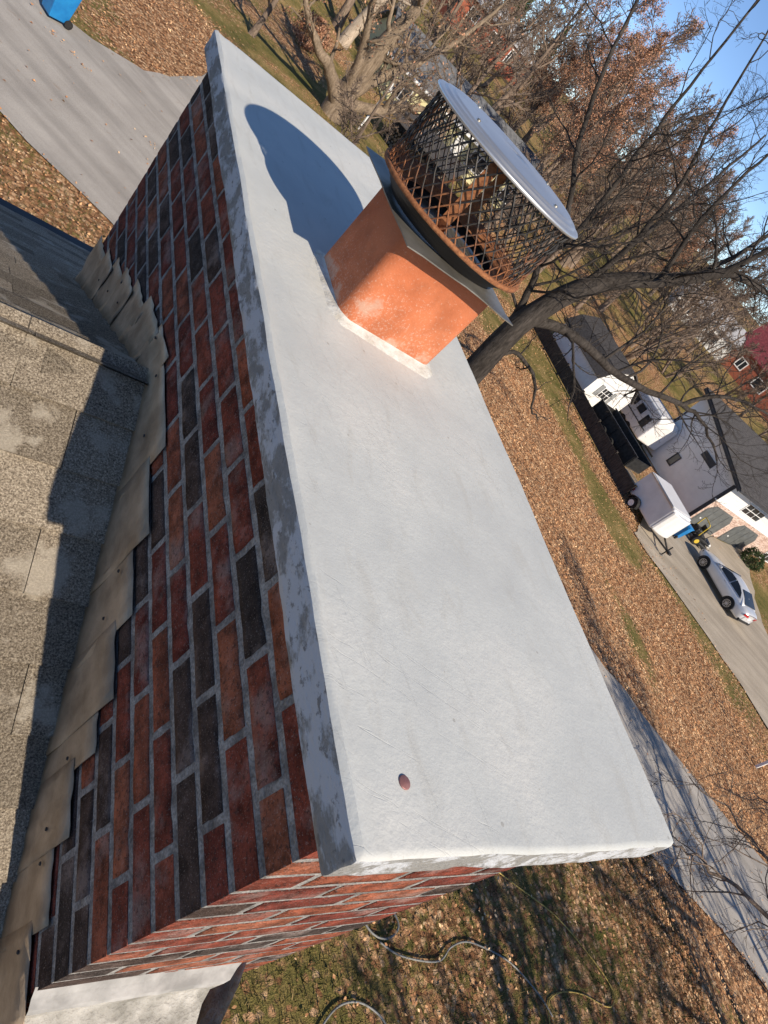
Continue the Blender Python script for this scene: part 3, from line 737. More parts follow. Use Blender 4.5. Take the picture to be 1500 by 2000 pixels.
b.lathe(prof + [(0.0005, .212), (.1, .2105), (RL - .046, .2085), (RL - .030, .205), (RL - .016, .2012), (RL - .006, .199), (RL - .004, .1935)], 96)
b.v = [(x, y, z + .010 - .12 * max(0, z - .2055)) for x, y, z in b.v]; lid = b.build('lid', STAIN, cap, smooth=True)
for a in (-70, 20, 110, 200):
    b = MB(); b.lathe([(0.0004, .004), (.004, .0035), (.0045, 0)], 10, ((RL - .05) * math.cos(R_(a)), (RL - .05) * math.sin(R_(a)), .2205)); b.build('screw', STEEL, lid, smooth=True)

# ------------------------------------------------------------------ neighbour: white house with two garage doors
def local(t): 
    l = t.location
    return lambda x, y, z: (x - l[0], y - l[1], z - l[2])
def lbox(b, t, x0, x1, y0, y1, z0, z1, mi=0):
    l = t.location; return b.box(x0 - l[0], x1 - l[0], y0 - l[1], y1 - l[1], z0 - l[2], z1 - l[2], mi)
NG = -1.7
nh = thing('white_house', 'white sided house with stone base, dark roof and two grey garage doors', 'house', (47, 24, NG))
def win(t, x0, x1, y, z0, z1, cols=2, rows=2, axis='y', frame=WHITE, sgn=-1, name='window'):
    l = t.location; fw = .06; b = MB()
    def bx(B, a0, a1, d0, d1, c0, c1):
        if axis == 'y': B.box(a0 - l[0], a1 - l[0], d0 - l[1], d1 - l[1], c0 - l[2], c1 - l[2])
        else: B.box(d0 - l[0], d1 - l[0], a0 - l[1], a1 - l[1], c0 - l[2], c1 - l[2])
    d0, d1 = sorted((y, y + sgn * .06))
    bx(b, x0, x1, d0, d1, z0, z0 + fw); bx(b, x0, x1, d0, d1, z1 - fw, z1); bx(b, x0, x0 + fw, d0, d1, z0 + fw, z1 - fw); bx(b, x1 - fw, x1, d0, d1, z0 + fw, z1 - fw)
    e0, e1 = sorted((y, y + sgn * .045))
    for i in range(1, cols):
        c = x0 + (x1 - x0) * i / cols; bx(b, c - .02, c + .02, e0, e1, z0 + fw, z1 - fw)
    for i in range(1, rows):
        c = z0 + (z1 - z0) * i / rows; bx(b, x0 + fw, x1 - fw, *sorted((y, y + sgn * .05)), c - .02, c + .02)
    o = b.build(name, frame, t)
    g = MB(); bx(g, x0 + fw * .5, x1 - fw * .5, *sorted((y + sgn * .004, y + sgn * .025)), z0 + fw * .5, z1 - fw * .5); g.build('pane', GLASS, o)
    return o
X0, X1, YF_, YB = 40.0, 62.0, 20.8, 27.2
eave = 7 - 5.35 - 0.0; 
ZE, ZR = 1.95, 3.55                               # eave and ridge heights (world z)
l = nh.location
b = MB(); b.prism([(YF_ - l[1], 0), (YB - l[1], 0), (YB - l[1], ZR - .15 - l[2]), (YF_ - l[1], ZE - .1 - l[2])], 'x', X0 - l[0], X1 - l[0]); b.build('wall', SIDE, nh)
b = MB(); b.prism([(YF_ - .55 - l[1], ZE - .12 - l[2]), (YB + .3 - l[1], ZR - .02 - l[2]), (YB + .3 - l[1], ZR + .14 - l[2]), (YF_ - .55 - l[1], ZE + .03 - l[2])], 'x', X0 - .35 - l[0], X1 + .3 - l[0]); rf = b.build('roof', ROOFD, nh)
b = MB()
for k in range(34):                                # visible shingle courses on the low roof
    u = k / 34; y = YF_ - .55 + u * (YB + .3 - YF_ + .55); z = ZE + .03 + u * (ZR + .14 - ZE - .03)
    b.add([(X0 - .36 - l[0], y - l[1], z - l[2] + .022), (X1 - l[0], y - l[1], z - l[2] + .022), (X1 - l[0], y + .2 - l[1], z + .058 - l[2]), (X0 - .36 - l[0], y + .2 - l[1], z + .058 - l[2]), (X0 - .36 - l[0], y - l[1], z - l[2] - .01), (X1 - l[0], y - l[1], z - l[2] - .01)], [(0, 1, 2, 3), (4, 5, 1, 0)])
tag(b.build('shingle_courses', ROOFD, rf), kind='stuff')
b = MB(); lbox(b, nh, X0 - .37, X1, YF_ - .66, YF_ - .56, ZE - .14, ZE - .01); b.build('gutter', TRIM, nh)
b = MB(); b.prism([(YF_ - .56 - l[1], ZE - .22 - l[2]), (YB + .3 - l[1], ZR - .12 - l[2]), (YB + .3 - l[1], ZR + .02 - l[2]), (YF_ - .56 - l[1], ZE - .06 - l[2])], 'x', X0 - .42 - l[0], X0 - .36 - l[0]); b.build('barge_board', TRIM, nh)
b = MB(); lbox(b, nh, X0 - .05, X1, YF_ - .10, YF_ - .004, NG, .42); b.build('stone_base', STONE, nh)
b = MB(); lbox(b, nh, X0 - .07, X1, YF_ - .14, YF_ - .002, .42, .49); b.build('ledge_trim', WHITE, nh)
b = MB(); lbox(b, nh, X0 - .06, X0 - .004, YF_ - .14, YF_ + .10, NG, ZE - .2); b.build('corner_board', TRIM, nh)
for x0 in (40.35, 44.6):                            # garage doors with clipped upper corners
    x1 = x0 + 3.3; zt = .12; y0 = YF_ - .10
    b = MB(); b.prism([(x0 - .06 - l[0], 0.02), (x1 + .06 - l[0], 0.02), (x1 + .06 - l[0], zt - .42 - l[2]), (x1 - .45 - l[0], zt + .05 - l[2]), (x0 + .45 - l[0], zt + .05 - l[2]), (x0 - .06 - l[0], zt - .42 - l[2])], 'y', y0 - .022 - l[1], y0 - .004 - l[1])
    dr = b.build('garage_door', DOORG, nh)
    for r_ in range(4):
        for c_ in range(4):
            za = NG + .06 + r_ * .43; zb_ = za + .39; xa = x0 + .03 + c_ * .82; xb = xa + .76
            P_ = [(xa - l[0], za - l[2]), (xb - l[0], za - l[2]), (xb - l[0], zb_ - l[2]), (xa - l[0], zb_ - l[2])]
            if r_ == 3 and c_ == 0: P_ = P_[:3] + [(xa + .40 - l[0], zb_ - l[2]), (xa + .02 - l[0], za + .03 - l[2])]
            if r_ == 3 and c_ == 3: P_ = [P_[0], (xb - .02 - l[0], za + .03 - l[2]), (xb - .40 - l[0], zb_ - l[2]), P_[3]]
            b = MB(); b.prism(P_, 'y', y0 - .045 - l[1], y0 - .021 - l[1]); b.build('panel', DOORG, dr, bevel=.012)
    b = MB(); lbox(b, nh, x0 + .35, x0 + .5, y0 - .075, y0 - .045, NG + .62, NG + .70); b.build('handle', WHITE, dr)
win(nh, 43.0, 45.6, YF_, .72, 1.52, 3, 2); win(nh, 48.6, 50.6, YF_, .72, 1.52, 3, 2); win(nh, 50.6, 52.8, YF_ - .10, -1.1, .1, 3, 2)
win(nh, 24.45, 24.95, X0, -.85, .05, 1, 1, 'x', TRIM, -1)
b = MB(); lbox(b, nh, X0 - .05, X0 - .004, 22.7, 23.9, 1.1, 1.55); b.build('gable_vent', TRIM, nh)
b = MB(); b.tube([(X0 - .05 - l[0], YB - .12 - l[1], 0), (X0 - .05 - l[0], YB - .12 - l[1], 3.6)], .045, 8); b.build('downpipe', TRIM, nh)

# gambrel shed
sh = thing('gambrel_shed', 'white gambrel shed with shuttered window and dark roof behind the fence', 'shed', (34.1, 30.2, NG))
l = sh.location; sx0, sx1, sy0, sy1 = 32.25, 36.0, 27.5, 32.8; cx = (sx0 + sx1) / 2
prof = [(sx0, NG), (sx1, NG), (sx1, .02), (sx1 - .62, .78), (cx, 1.3), (sx0 + .62, .78), (sx0, .02)]
b = MB(); b.prism([(p[0] - l[0], p[1] - l[2]) for p in prof], 'y', sy0 - l[1], sy1 - l[1]); b.build('wall', WHITE, sh)
ro = [(sx0 - .14, -.08), (sx0 + .55, .86), (cx, 1.42), (sx1 - .55, .86), (sx1 + .14, -.08)]
for i in range(4):
    (xa, za), (xb, zb_) = ro[i], ro[i + 1]; d = Vector((-(zb_ - za), xb - xa)).normalized() * .06
    b = MB(); b.prism([(xa - l[0], za - l[2]), (xb - l[0], zb_ - l[2]), (xb + d[0] - l[0], zb_ + d[1] - l[2]), (xa + d[0] - l[0], za + d[1] - l[2])], 'y', sy0 - .16 - l[1] - .002 * (i % 2), sy1 + .16 - l[1] + .002 * (i % 2)); b.build('roof_slope', ROOFD, sh)
b = MB(); lbox(b, sh, sx0 + .02, sx1 - .02, sy0 - .025, sy0 - .003, -.02, .06); b.build('band_trim', GREYS, sh)
for sx in (sx0 - .02, sx1 - .06):
    b = MB(); lbox(b, sh, sx, sx + .08, sy0 - .03, sy0 - .004, NG, -.03); b.build('corner_board', WHITE, sh)
win(sh, 33.35, 34.35, sy0 - .0, -1.0, -.22, 3, 2)
for xa in (33.02, 34.38):
    b = MB(); lbox(b, sh, xa, xa + .30, sy0 - .04, sy0 - .004, -1.02, -.20); b.build('shutter', simple('grey_shutter', (.22, .23, .23), (.28, .29, .29), 8, .7), sh)
# travel trailer between shed and house
ct = thing('travel_trailer', 'white travel trailer parked between the gambrel shed and the house', 'trailer', (38.8, 27.7, NG))
l = ct.location
b = MB(); b.prism([(26.0 - l[1], .5), (29.4 - l[1], .5), (29.4 - l[1], 2.35), (29.0 - l[1], 2.55), (26.3 - l[1], 2.55), (26.0 - l[1], 2.3)], 'x', 37.6 - l[0], 39.9 - l[0]); b.build('body', TRAILER, ct, bevel=.12, seg=3)
b = MB(); lbox(b, ct, 37.8, 39.7, 26.3, 29.1, NG + 2.54, NG + 2.62); b.build('roof', GREYS, ct, bevel=.03)
for ya, yb, za, zb_ in ((28.3, 28.9, 1.5, 2.0), (27.4, 28.0, 1.5, 2.0), (26.5, 27.0, 1.1, 1.9)): win(ct, ya, yb, 37.6, NG + za, NG + zb_, 1, 1, 'x', BLACKP)
b = MB(); lbox(b, ct, 37.58, 37.6, 26.2, 29.3, NG + 1.12, NG + 1.18); b.build('stripe', BLACKP, ct)
for y in (27.4, 28.1):
    b = MB(); b.tube([(37.58 - l[0], y - l[1], .33), (37.8 - l[0], y - l[1], .33)], .32, 20); b.build('wheel', RUBBER, ct)
b = MB(); lbox(b, ct, 38.7, 38.8, 25.0, 26.0, NG + .45, NG + .55); b.build('hitch', BLACKP, ct)

# white cargo trailer
cg = thing('cargo_trailer', 'white enclosed cargo trailer with rounded nose parked beside the leaf strip', 'trailer', (31.7, 17.8, NG), R_(-2))
b = MB(); b.prism([(-1.0, -1.2), (1.0, -1.2), (1.0, 1.35), (-1.0, 1.35)], 'z', .42, 1.95)
b.v = [(x * (.86 if y < -1.1 else 1), y, z) for x, y, z in b.v]; b.build('body', TRAILER, cg, bevel=.09, seg=3)
b = MB(); n_ = 8
pts = [(-.86, -1.19)] + [(-.86 * math.cos(math.pi * k / n_), -1.19 - .34 * math.sin(math.pi * k / n_)) for k in range(1, n_)] + [(.86, -1.19)]
b.prism(pts, 'z', .5, 1.88); b.build('nose', TRAILER, cg, bevel=.06, smooth=False)
b = MB(); b.box(-1.012, -.995, -1.1, 1.3, 1.86, 1.93); b.box(.995, 1.012, -1.1, 1.3, 1.86, 1.93); b.build('top_rail', ALLOY, cg)
b = MB(); b.box(-.92, .92, -1.0, 1.25, 1.945, 1.975); b.build('roof_skin', GREYS, cg, bevel=.02)
for sx in (-1, 1):
    b = MB(); b.tube([(sx * 1.03, .35, .32), (sx * 1.22, .35, .32)], .32, 22); wh = b.build('wheel', RUBBER, cg, bevel=.03)
    b = MB(); b.tube([(sx * 1.20, .35, .32), (sx * 1.235, .35, .32)], .17, 16); b.build('rim', WHITE, wh)
    b = MB(); q_ = [(.35 + .42 * math.cos(math.pi * k / 8), .32 + .42 * math.sin(math.pi * k / 8)) for k in range(9)]; q2 = [(.35 + .37 * math.cos(math.pi * k / 8), .32 + .37 * math.sin(math.pi * k / 8)) for k in range(8, -1, -1)]
    for i in range(8): b.prism([q_[i], q_[i + 1], q2[7 - i], q2[8 - i]], 'x', *sorted((sx * .99, sx * 1.27)))
    b.build('fender', BLACKP, cg)
b = MB()
for s_ in (-1, 1): b.tube([(s_ * .7, -1.3, .42), (0, -2.4, .42)], .05, 6)
b.tube([(0, -2.35, .05), (0, -2.35, .75)], .035, 8); b.box(-.12, .12, -2.6, -2.35, .38, .50); b.build('tongue', BLACKP, cg)
b = MB(); b.tube([(0, -2.35, .0), (0, -2.35, .10)], .09, 10); b.build('jack_foot', STEEL, cg)
b = MB(); b.box(-1.016, -1.0, 1.0, 1.2, .62, .78); b.build('tail_lamp', REDL, cg)

# black open utility trailer
bt = thing('utility_trailer', 'black high sided open utility trailer in front of the travel trailer', 'trailer', (32.9, 23.6, NG), R_(4))
for x in (-.85, .85):
    b = MB(); b.box(x - .03, x + .03, -2.2, 2.2, .5, 1.25); b.build('side_wall', BLACKP, bt)
    b = MB(); b.box(x - .05, x + .05, -2.25, 2.25, 1.25, 1.32); b.build('rail', simple('worn_black_steel', (.03, .03, .032), (.10, .10, .10), 8, .4, .6), bt)
    for y in (-.45, .45):
        b = MB(); b.tube([(x * 1.06, y, .34), (x * 1.3, y, .34)], .34, 20); wh = b.build('wheel', RUBBER, bt, bevel=.03)
        b = MB(); b.tube([(x * 1.29, y, .34), (x * 1.31, y, .34)], .16, 14); b.build('rim', STEEL, wh)
    for y in (-2.1, -1.05, 0, 1.05, 2.1):
        b = MB(); b.box(x * 1.04 - .035, x * 1.04 + .035, y - .04, y + .04, .45, 1.27); b.build('stake', BLACKP, bt)
b = MB(); b.box(-.82, .82, -2.2, 2.2, .45, .52); b.build('floor', DARKWOOD, bt)
for y in (-2.22, 2.2):
    b = MB(); b.box(-.82, .82, y, y + .05, .52, 1.2); b.build('end_gate', BLACKP, bt)
# boards beside the utility trailer
wp = thing('board_stack', 'stack of weathered grey brown boards behind the cargo trailer', 'lumber', (32.6, 20.4, NG), R_(8))
for k in range(18):
    b = MB(); x = -.65 + (k % 6) * .22 + random.uniform(-.03, .03); z = .1 + (k // 6) * .13; y = random.uniform(-.15, .15)
    b.box(x, x + .18, -.95 + y, .95 + y, z, z + .06); b.build('board', GREYWOOD, wp)
for y in (-.6, .6):
    b = MB(); b.box(-.7, .7, y - .05, y + .05, 0, .1); b.build('bearer', DARKWOOD, wp)
# dark fence along the leaf strip
fe = thing('board_fence', 'low dark weathered board fence running along the leaf strip to the shed', 'fence', (30.7, 25.0, NG))
ys_ = np.arange(18.9, 33.5, 2.4)
for i, y in enumerate(ys_):
    b = MB(); x = .02 * (y - 25) ; b.box(x - .06, x + .06, y - .06 - 25, y + .06 - 25, 0, .95); b.build('post', DARKWOOD, fe)
    if i < len(ys_) - 1:
        for k in range(5):
            z = .06 + k * .165; b = MB(); xa, xb = .02 * (y - 25), .02 * (y + 2.4 - 25)
            b.add([(xa - .025, y + .06 - 25, z), (xb - .025, y + 2.34 - 25, z), (xb - .025, y + 2.34 - 25, z + .16), (xa - .025, y + .06 - 25, z + .16), (xa + .005, y + .06 - 25, z), (xb + .005, y + 2.34 - 25, z), (xb + .005, y + 2.34 - 25, z + .16), (xa + .005, y + .06 - 25, z + .16)], [(3, 2, 1, 0), (4, 5, 6, 7), (3, 7, 6, 2), (0, 1, 5, 4), (0, 4, 7, 3), (1, 2, 6, 5)])
            b.build('rail', DARKWOOD, fe)
# wheeled bins
def bin_(loc, rz, label):
    t = thing('wheeled_bin', label, 'bin', loc, rz, 'blue wheeled bins')
    b = MB(); v = [(-.24, -.25, .08), (.24, -.25, .08), (.24, .25, .08), (-.24, .25, .08), (-.29, -.32, .95), (.29, -.32, .95), (.29, .32, .95), (-.29, .32, .95)]
    b.add(v, [(3, 2, 1, 0), (4, 5, 6, 7), (0, 1, 5, 4), (1, 2, 6, 5), (2, 3, 7, 6), (3, 0, 4, 7)]); b.build('body', BLUEP, t, bevel=.03)
    b = MB(); b.box(-.31, .31, -.35, .34, .955, 1.0); b.box(-.24, .24, -.24, .24, 1.0, 1.03); b.build('lid', BLUEP, t, bevel=.015)
    b = MB(); b.tube([(-.26, .40, .94), (.26, .40, .94)], .018, 8); b.box(-.2, -.16, .32, .41, .92, .96); b.box(.16, .2, .32, .41, .92, .96); b.build('handle', BLUEP, t)
    for s_ in (-1, 1):
        b = MB(); b.tube([(s_ * .22, .27, .11), (s_ * .29, .27, .11)], .11, 16); b.build('wheel', RUBBER, t)
    return t
bin_((.92, 22.1, .045), R_(-62), 'blue wheeled bin standing at the far edge of the asphalt lane')
bin_((35.6, 18.0, NG + .05), R_(100), 'blue wheeled bin beside the nose of the cargo trailer')
# riding mower
mw = thing('riding_mower', 'yellow and black riding mower in front of the garage doors', 'mower', (38.9, 18.6, NG + .05), R_(70))
b = MB(); b.box(-.55, .55, -.55, .25, .14, .34); b.build('mower_deck', BLACKP, mw, bevel=.06)
b = MB(); b.box(-.30, .30, -.75, .85, .36, .52); b.build('frame', BLACKP, mw, bevel=.04)
b = MB(); b.box(-.28, .28, .35, .95, .52, .86); b.build('engine', BLACKP, mw, bevel=.08)
b = MB(); b.box(-.27, .27, -.12, .34, .54, .64); b.prism([(.30, .6), (.40, .6), (.48, 1.12), (.40, 1.14)], 'x', -.27, .27); b.build('seat', BLACKP, mw, bevel=.03)
for s_ in (-1, 1):
    b = MB(); b.tube([(s_ * .38, .55, .30), (s_ * .62, .55, .30)], .30, 20); wh = b.build('rear_wheel', RUBBER, mw, bevel=.03)
    b = MB(); b.tube([(s_ * .61, .55, .30), (s_ * .64, .55, .30)], .15, 14); b.build('rim', YELP, wh)
    b = MB(); b.tube([(s_ * .36, -.85, .16), (s_ * .50, -.85, .16)], .16, 16); b.build('front_wheel', RUBBER, mw, bevel=.02)
    b = MB(); b.tube([(s_ * .30, .05, .6), (s_ * .32, .0, .95), (s_ * .22, -.25, 1.05), (s_ * .05, -.27, 1.05)], .018, 8); b.build('steering_lever', BLACKP, mw)
    b = MB(); b.tube([(s_ * .42, .65, .5), (s_ * .42, .75, 1.35), (s_ * .36, .77, 1.42), (0, .78, 1.42)], .028, 8); b.build('roll_bar', YELP, mw)
b = MB(); b.prism([(-.75, .36), (-.62, .36), (-.55, .62), (-.7, .56)], 'x', -.3, .3); b.build('foot_plate', WHITE, mw)

# silver car
car = thing('silver_car', 'silver two door sedan parked on the pale driveway', 'car', (37.75, 14.95, NG + .05), R_(-1.5))
# local: +y is the front, x to the right; stations along y
ST = [(-2.25, .60, .34, .60, .92), (-2.18, .74, .26, .62, .98), (-1.9, .84, .22, .64, 1.01), (-1.3, .875, .20, .66, 1.01), (-.6, .88, .20, .66, .99), (.2, .88, .20, .65, .97), (.9, .88, .20, .64, .95), (1.45, .86, .21, .62, .88), (1.9, .80, .24, .58, .78), (2.15, .68, .28, .52, .70), (2.24, .52, .34, .48, .62)]
b = MB(); lps = []
for y, w_, zb_, zm, zt in ST:
    lps.append([(-w_ * .86, y, zb_), (-w_ * .985, y, zb_ + .12), (-w_, y, zm), (-w_ * .965, y, (zm + zt) / 2 + .04), (-w_ * .86, y, zt - .015), (-w_ * .5, y, zt + .012), (0, y, zt + .02), (w_ * .5, y, zt + .012), (w_ * .86, y, zt - .015), (w_ * .965, y, (zm + zt) / 2 + .04), (w_, y, zm), (w_ * .985, y, zb_ + .12), (w_ * .86, y, zb_)])
n_ = 13
for lp in lps: b.v += lp
for i in range(len(lps) - 1):
    for q_ in range(n_): b.f.append((i * n_ + q_, i * n_ + (q_ + 1) % n_, (i + 1) * n_ + (q_ + 1) % n_, (i + 1) * n_ + q_)); b.mi.append(0)
b.f += [tuple(range(n_)), tuple((len(lps) - 1) * n_ + q_ for q_ in reversed(range(n_)))]; b.mi += [0, 0]
b.f = [tuple(reversed(f)) for f in b.f]
bd = b.build('body', SILVER, car, smooth=True); s_ = bd.modifiers.new('s', 'SUBSURF'); s_.levels = 1; s_.render_levels = 2
CB = [(-1.75, .70, .995), (-1.30, .66, 1.20), (-.75, .60, 1.345), (-.25, .585, 1.375), (.15, .60, 1.345), (.55, .66, 1.18), (.98, .73, .93)]
b = MB(); lps = []
for y, w_, zt in CB:
    zb_ = .9; wb = .80
    f_ = (zt - .93) / .44; hw = wb - (wb - .56) * max(0, f_)
    lps.append([(-wb, y, zb_), (-hw - .02, y, zt - .05 * f_), (-hw + .10, y, zt), (0, y, zt + .025 * f_), (hw - .10, y, zt), (hw + .02, y, zt - .05 * f_), (wb, y, zb_)])
for lp in lps: b.v += lp
for i in range(len(lps) - 1):
    for q_ in range(6): b.f.append((i * 7 + q_, (i + 1) * 7 + q_, (i + 1) * 7 + q_ + 1, i * 7 + q_ + 1)); b.mi.append(0)
b.f += [tuple(range(7)), tuple(reversed([42 + q_ for q_ in range(7)]))]; b.mi += [0, 0]
cbn = b.build('cabin', SILVER, car, smooth=True)
for s_ in (-1, 1):
    def sd(y, z): 
        t_ = min(max((z - .9) / .45, 0), 1); return (s_ * (.815 - .225 * t_), y, z)
    for pl in ([(-.30, .98), (.82, .96), (.48, 1.17), (.12, 1.30), (-.30, 1.33)], [(-1.35, 1.02), (-.36, .98), (-.36, 1.33), (-.72, 1.30), (-1.08, 1.20)]):
        b = MB(); b.add([sd(*p) for p in pl], [tuple(range(len(pl)))]); o = b.build('side_window', GLASS, car); m_ = o.modifiers.new('s', 'SOLIDIFY'); m_.thickness = .02; m_.offset = 0
    b = MB(); b.box(-.05, .05, -.10, .10, 0, .12); o = b.build('mirror', SILVER, car, bevel=.03); o.location = (s_ * .95, .62, .98)
    b = MB(); b.box(-.012, .012, -.10, .10, 0, .03); o = b.build('door_handle', ALLOY, car); o.location = (s_ * .882, -.18, .80)
    for y, wr in ((1.36, .335), (-1.28, .335)):
        b = MB(); prof = [(.20, -.10), (.30, -.11), (wr, -.07), (wr, .07), (.30, .11), (.20, .10)]; b.lathe(prof, 28)
        b.v = [(z, x, y_) for x, y_, z in b.v]; wh = b.build('wheel', RUBBER, car, smooth=True); wh.location = (s_ * .80, y, wr)
        b = MB(); b.lathe([(.0, .0), (.05, .02), (.06, .0)], 14); b.lathe([(.185, -.02), (.205, .02), (.22, .02), (.225, -.03)], 28)
        for k in range(10):
            a = 2 * math.pi * k / 10; c_, s2 = math.cos(a), math.sin(a); b.add([(c_ * .03 - s2 * .014, s2 * .03 + c_ * .014, .008), (c_ * .03 + s2 * .014, s2 * .03 - c_ * .014, .008), (c_ * .2 + s2 * .018, s2 * .2 - c_ * .018, .012), (c_ * .2 - s2 * .018, s2 * .2 + c_ * .018, .012)], [(0, 1, 2, 3)])
        b.v = [(s_ * (z + .095), x, y_) for x, y_, z in b.v]; b.build('rim', ALLOY, wh)
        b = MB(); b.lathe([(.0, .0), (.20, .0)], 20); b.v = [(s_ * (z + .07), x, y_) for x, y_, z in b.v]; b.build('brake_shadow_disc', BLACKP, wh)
        b = MB(); b.add([(s_ * .89, y + .40 * math.cos(R_(a)), wr + .40 * math.sin(R_(a))) for a in range(-15, 196, 15)] + [(s_ * .885, y + .335 * math.cos(R_(a)), wr + .335 * math.sin(R_(a))) for a in range(-15, 196, 15)], [(i, i + 1, 16 + i, 15 + i) for i in range(14)]); o = b.build('wheel_arch', BLACKP, car); m_ = o.modifiers.new('s', 'SOLIDIFY'); m_.thickness = .015; m_.offset = 0
    b = MB(); b.box(-.20, .20, -.02, .02, 0, .13); o = b.build('tail_lamp', REDL, car, bevel=.02); o.location = (s_ * .55, -2.235, .72); o.rotation_euler = (0, 0, R_(s_ * 12))
    b = MB(); b.box(-.18, .18, -.03, .03, 0, .10); o = b.build('headlight', GLASS, car, bevel=.03); o.location = (s_ * .60, 2.10, .55); o.rotation_euler = (0, 0, R_(-s_ * 35))
b = MB(); b.add([(-.66, -1.72, 1.035), (.66, -1.72, 1.035), (.52, -.92, 1.335), (-.52, -.92, 1.335)], [(0, 1, 2, 3)]); o = b.build('rear_window', GLASS, car); m_ = o.modifiers.new('s', 'SOLIDIFY'); m_.thickness = .04; m_.offset = 0
b = MB(); b.add([(-.70, .95, .965), (.70, .95, .965), (.53, .22, 1.36), (-.53, .22, 1.36)], [(0, 3, 2, 1)]); o = b.build('windscreen', GLASS, car); m_ = o.modifiers.new('s', 'SOLIDIFY'); m_.thickness = .04; m_.offset = 0
b = MB(); b.box(-.72, .72, -2.27, -2.15, .30, .46); b.build('rear_bumper_insert', BLACKP, car, bevel=.03)
b = MB(); b.box(-.16, .16, -2.275, -2.255, .62, .74); b.build('number_plate', WHITE, car)

# white post at the right edge, and white post by the trees
b = MB(); b.box(-.055, .055, -.055, .055, 0, 2.6); b.prism([(-.07, 2.6), (.07, 2.6), (0, 2.7)], 'y', -.07, .07); o = b.build('white_post', WHITE, None, bevel=.008, loc=(29.42, 4.81, float(gz(29.42, 4.81)))); tag(o, 'white square post standing in the leaves at the right edge', 'post')
b = MB(); b.tube([(0, 0, 0), (0, 0, 2.9)], .05, 10); b.tube([(0, 0, 2.9), (.02, 0, 2.96)], [.06, .03], 10); o = b.build('white_pole', WHITE, None, loc=(15.4, 36.6, float(gz(15.4, 36.6)))); tag(o, 'thin white pole upright beside the tan multi stemmed tree', 'pole')

# yellow house behind the cap
yh = thing('yellow_house', 'pale yellow house with dark roof seen through the chimney cap mesh', 'house', (29, 55, -.9), R_(-6))
b = MB(); b.prism([(-8, 0), (8, 0), (8, 2.7), (-8, 2.7)], 'y', -4, 4); b.build('wall', YELLOW, yh)
b = MB(); b.prism([(-4, 2.71), (4, 2.71), (0, 4.4)], 'x', -7.98, 7.98); b.build('gable', YELLOW, yh)
for s_ in (-1, 1):
    b = MB(); b.prism([(s_ * 4.5, 2.52), (0, 4.46), (0, 4.6), (s_ * 4.5, 2.66)], 'x', -8.4, 8.4 + .01 * s_); b.build('roof_slope', simple('slate_grey_roof', (.10, .105, .115), (.17, .175, .185), 3, .9, 0, .4, .02), yh)
b = MB(); b.box(-8.4, 8.4, -4.62, -4.5, 2.42, 2.62); b.build('gutter', WHITE, yh)
for xa, xb, za, zb_ in ((-6.6, -5.2, .8, 2.1), (-3.2, -1.8, .8, 2.1), (1.2, 2.9, .8, 2.1), (5.2, 6.6, .8, 2.1)):
    fw = .09; b = MB(); b.box(xa, xb, -4.07, -4.003, za, za + fw); b.box(xa, xb, -4.07, -4.003, zb_ - fw, zb_); b.box(xa, xa + fw, -4.07, -4.003, za + fw, zb_ - fw); b.box(xb - fw, xb, -4.07, -4.003, za + fw, zb_ - fw); b.box((xa + xb) / 2 - .03, (xa + xb) / 2 + .03, -4.06, -4.003, za + fw, zb_ - fw); o = b.build('window', WHITE, yh)
    b = MB(); b.box(xa + .04, xb - .04, -4.03, -4.005, za + .04, zb_ - .04); b.build('pane', GLASS, o)
b = MB(); b.box(-.5, .45, -4.06, -4.003, 0, 2.05); b.build('door', WHITE, yh)
# dark open lean-to with firewood near the white pole
lt = thing('lean_to', 'dark open lean-to with sloping roof beside the white pole', 'shelter', (20.5, 40.0, float(gz(20.5, 40))), R_(-40))
for x in (-2.4, 2.4):
    for y, hh in ((-1.4, 1.9), (1.4, 2.3)):
        b = MB(); b.box(x - .06, x + .06, y - .06, y + .06, 0, hh); b.build('post', DARKWOOD, lt)
b = MB(); b.prism([(-1.8, 1.82), (1.8, 2.32), (1.8, 2.40), (-1.8, 1.90)], 'x', -2.8, 2.8); b.build('roof', ROOFD, lt)
b = MB(); b.box(-2.4, 2.4, 1.34, 1.4, .1, 2.2); b.build('back_wall', DARKWOOD, lt)
fw_ = thing('firewood_stack', 'stack of split firewood logs under the dark lean-to', 'firewood', (20.5, 40.0, float(gz(20.5, 40))), R_(-40))
for r_ in range(6):
    for k in range(18):
        b = MB(); x = -2.0 + k * .225 + (r_ % 2) * .1; z = .11 + r_ * .19; rr = random.uniform(.075, .11)
        b.tube([(x, .2 + random.uniform(-.05, .05), z), (x, .9, z)], rr, random.choice((5, 6, 7))); b.build('log', GREYWOOD, fw_)

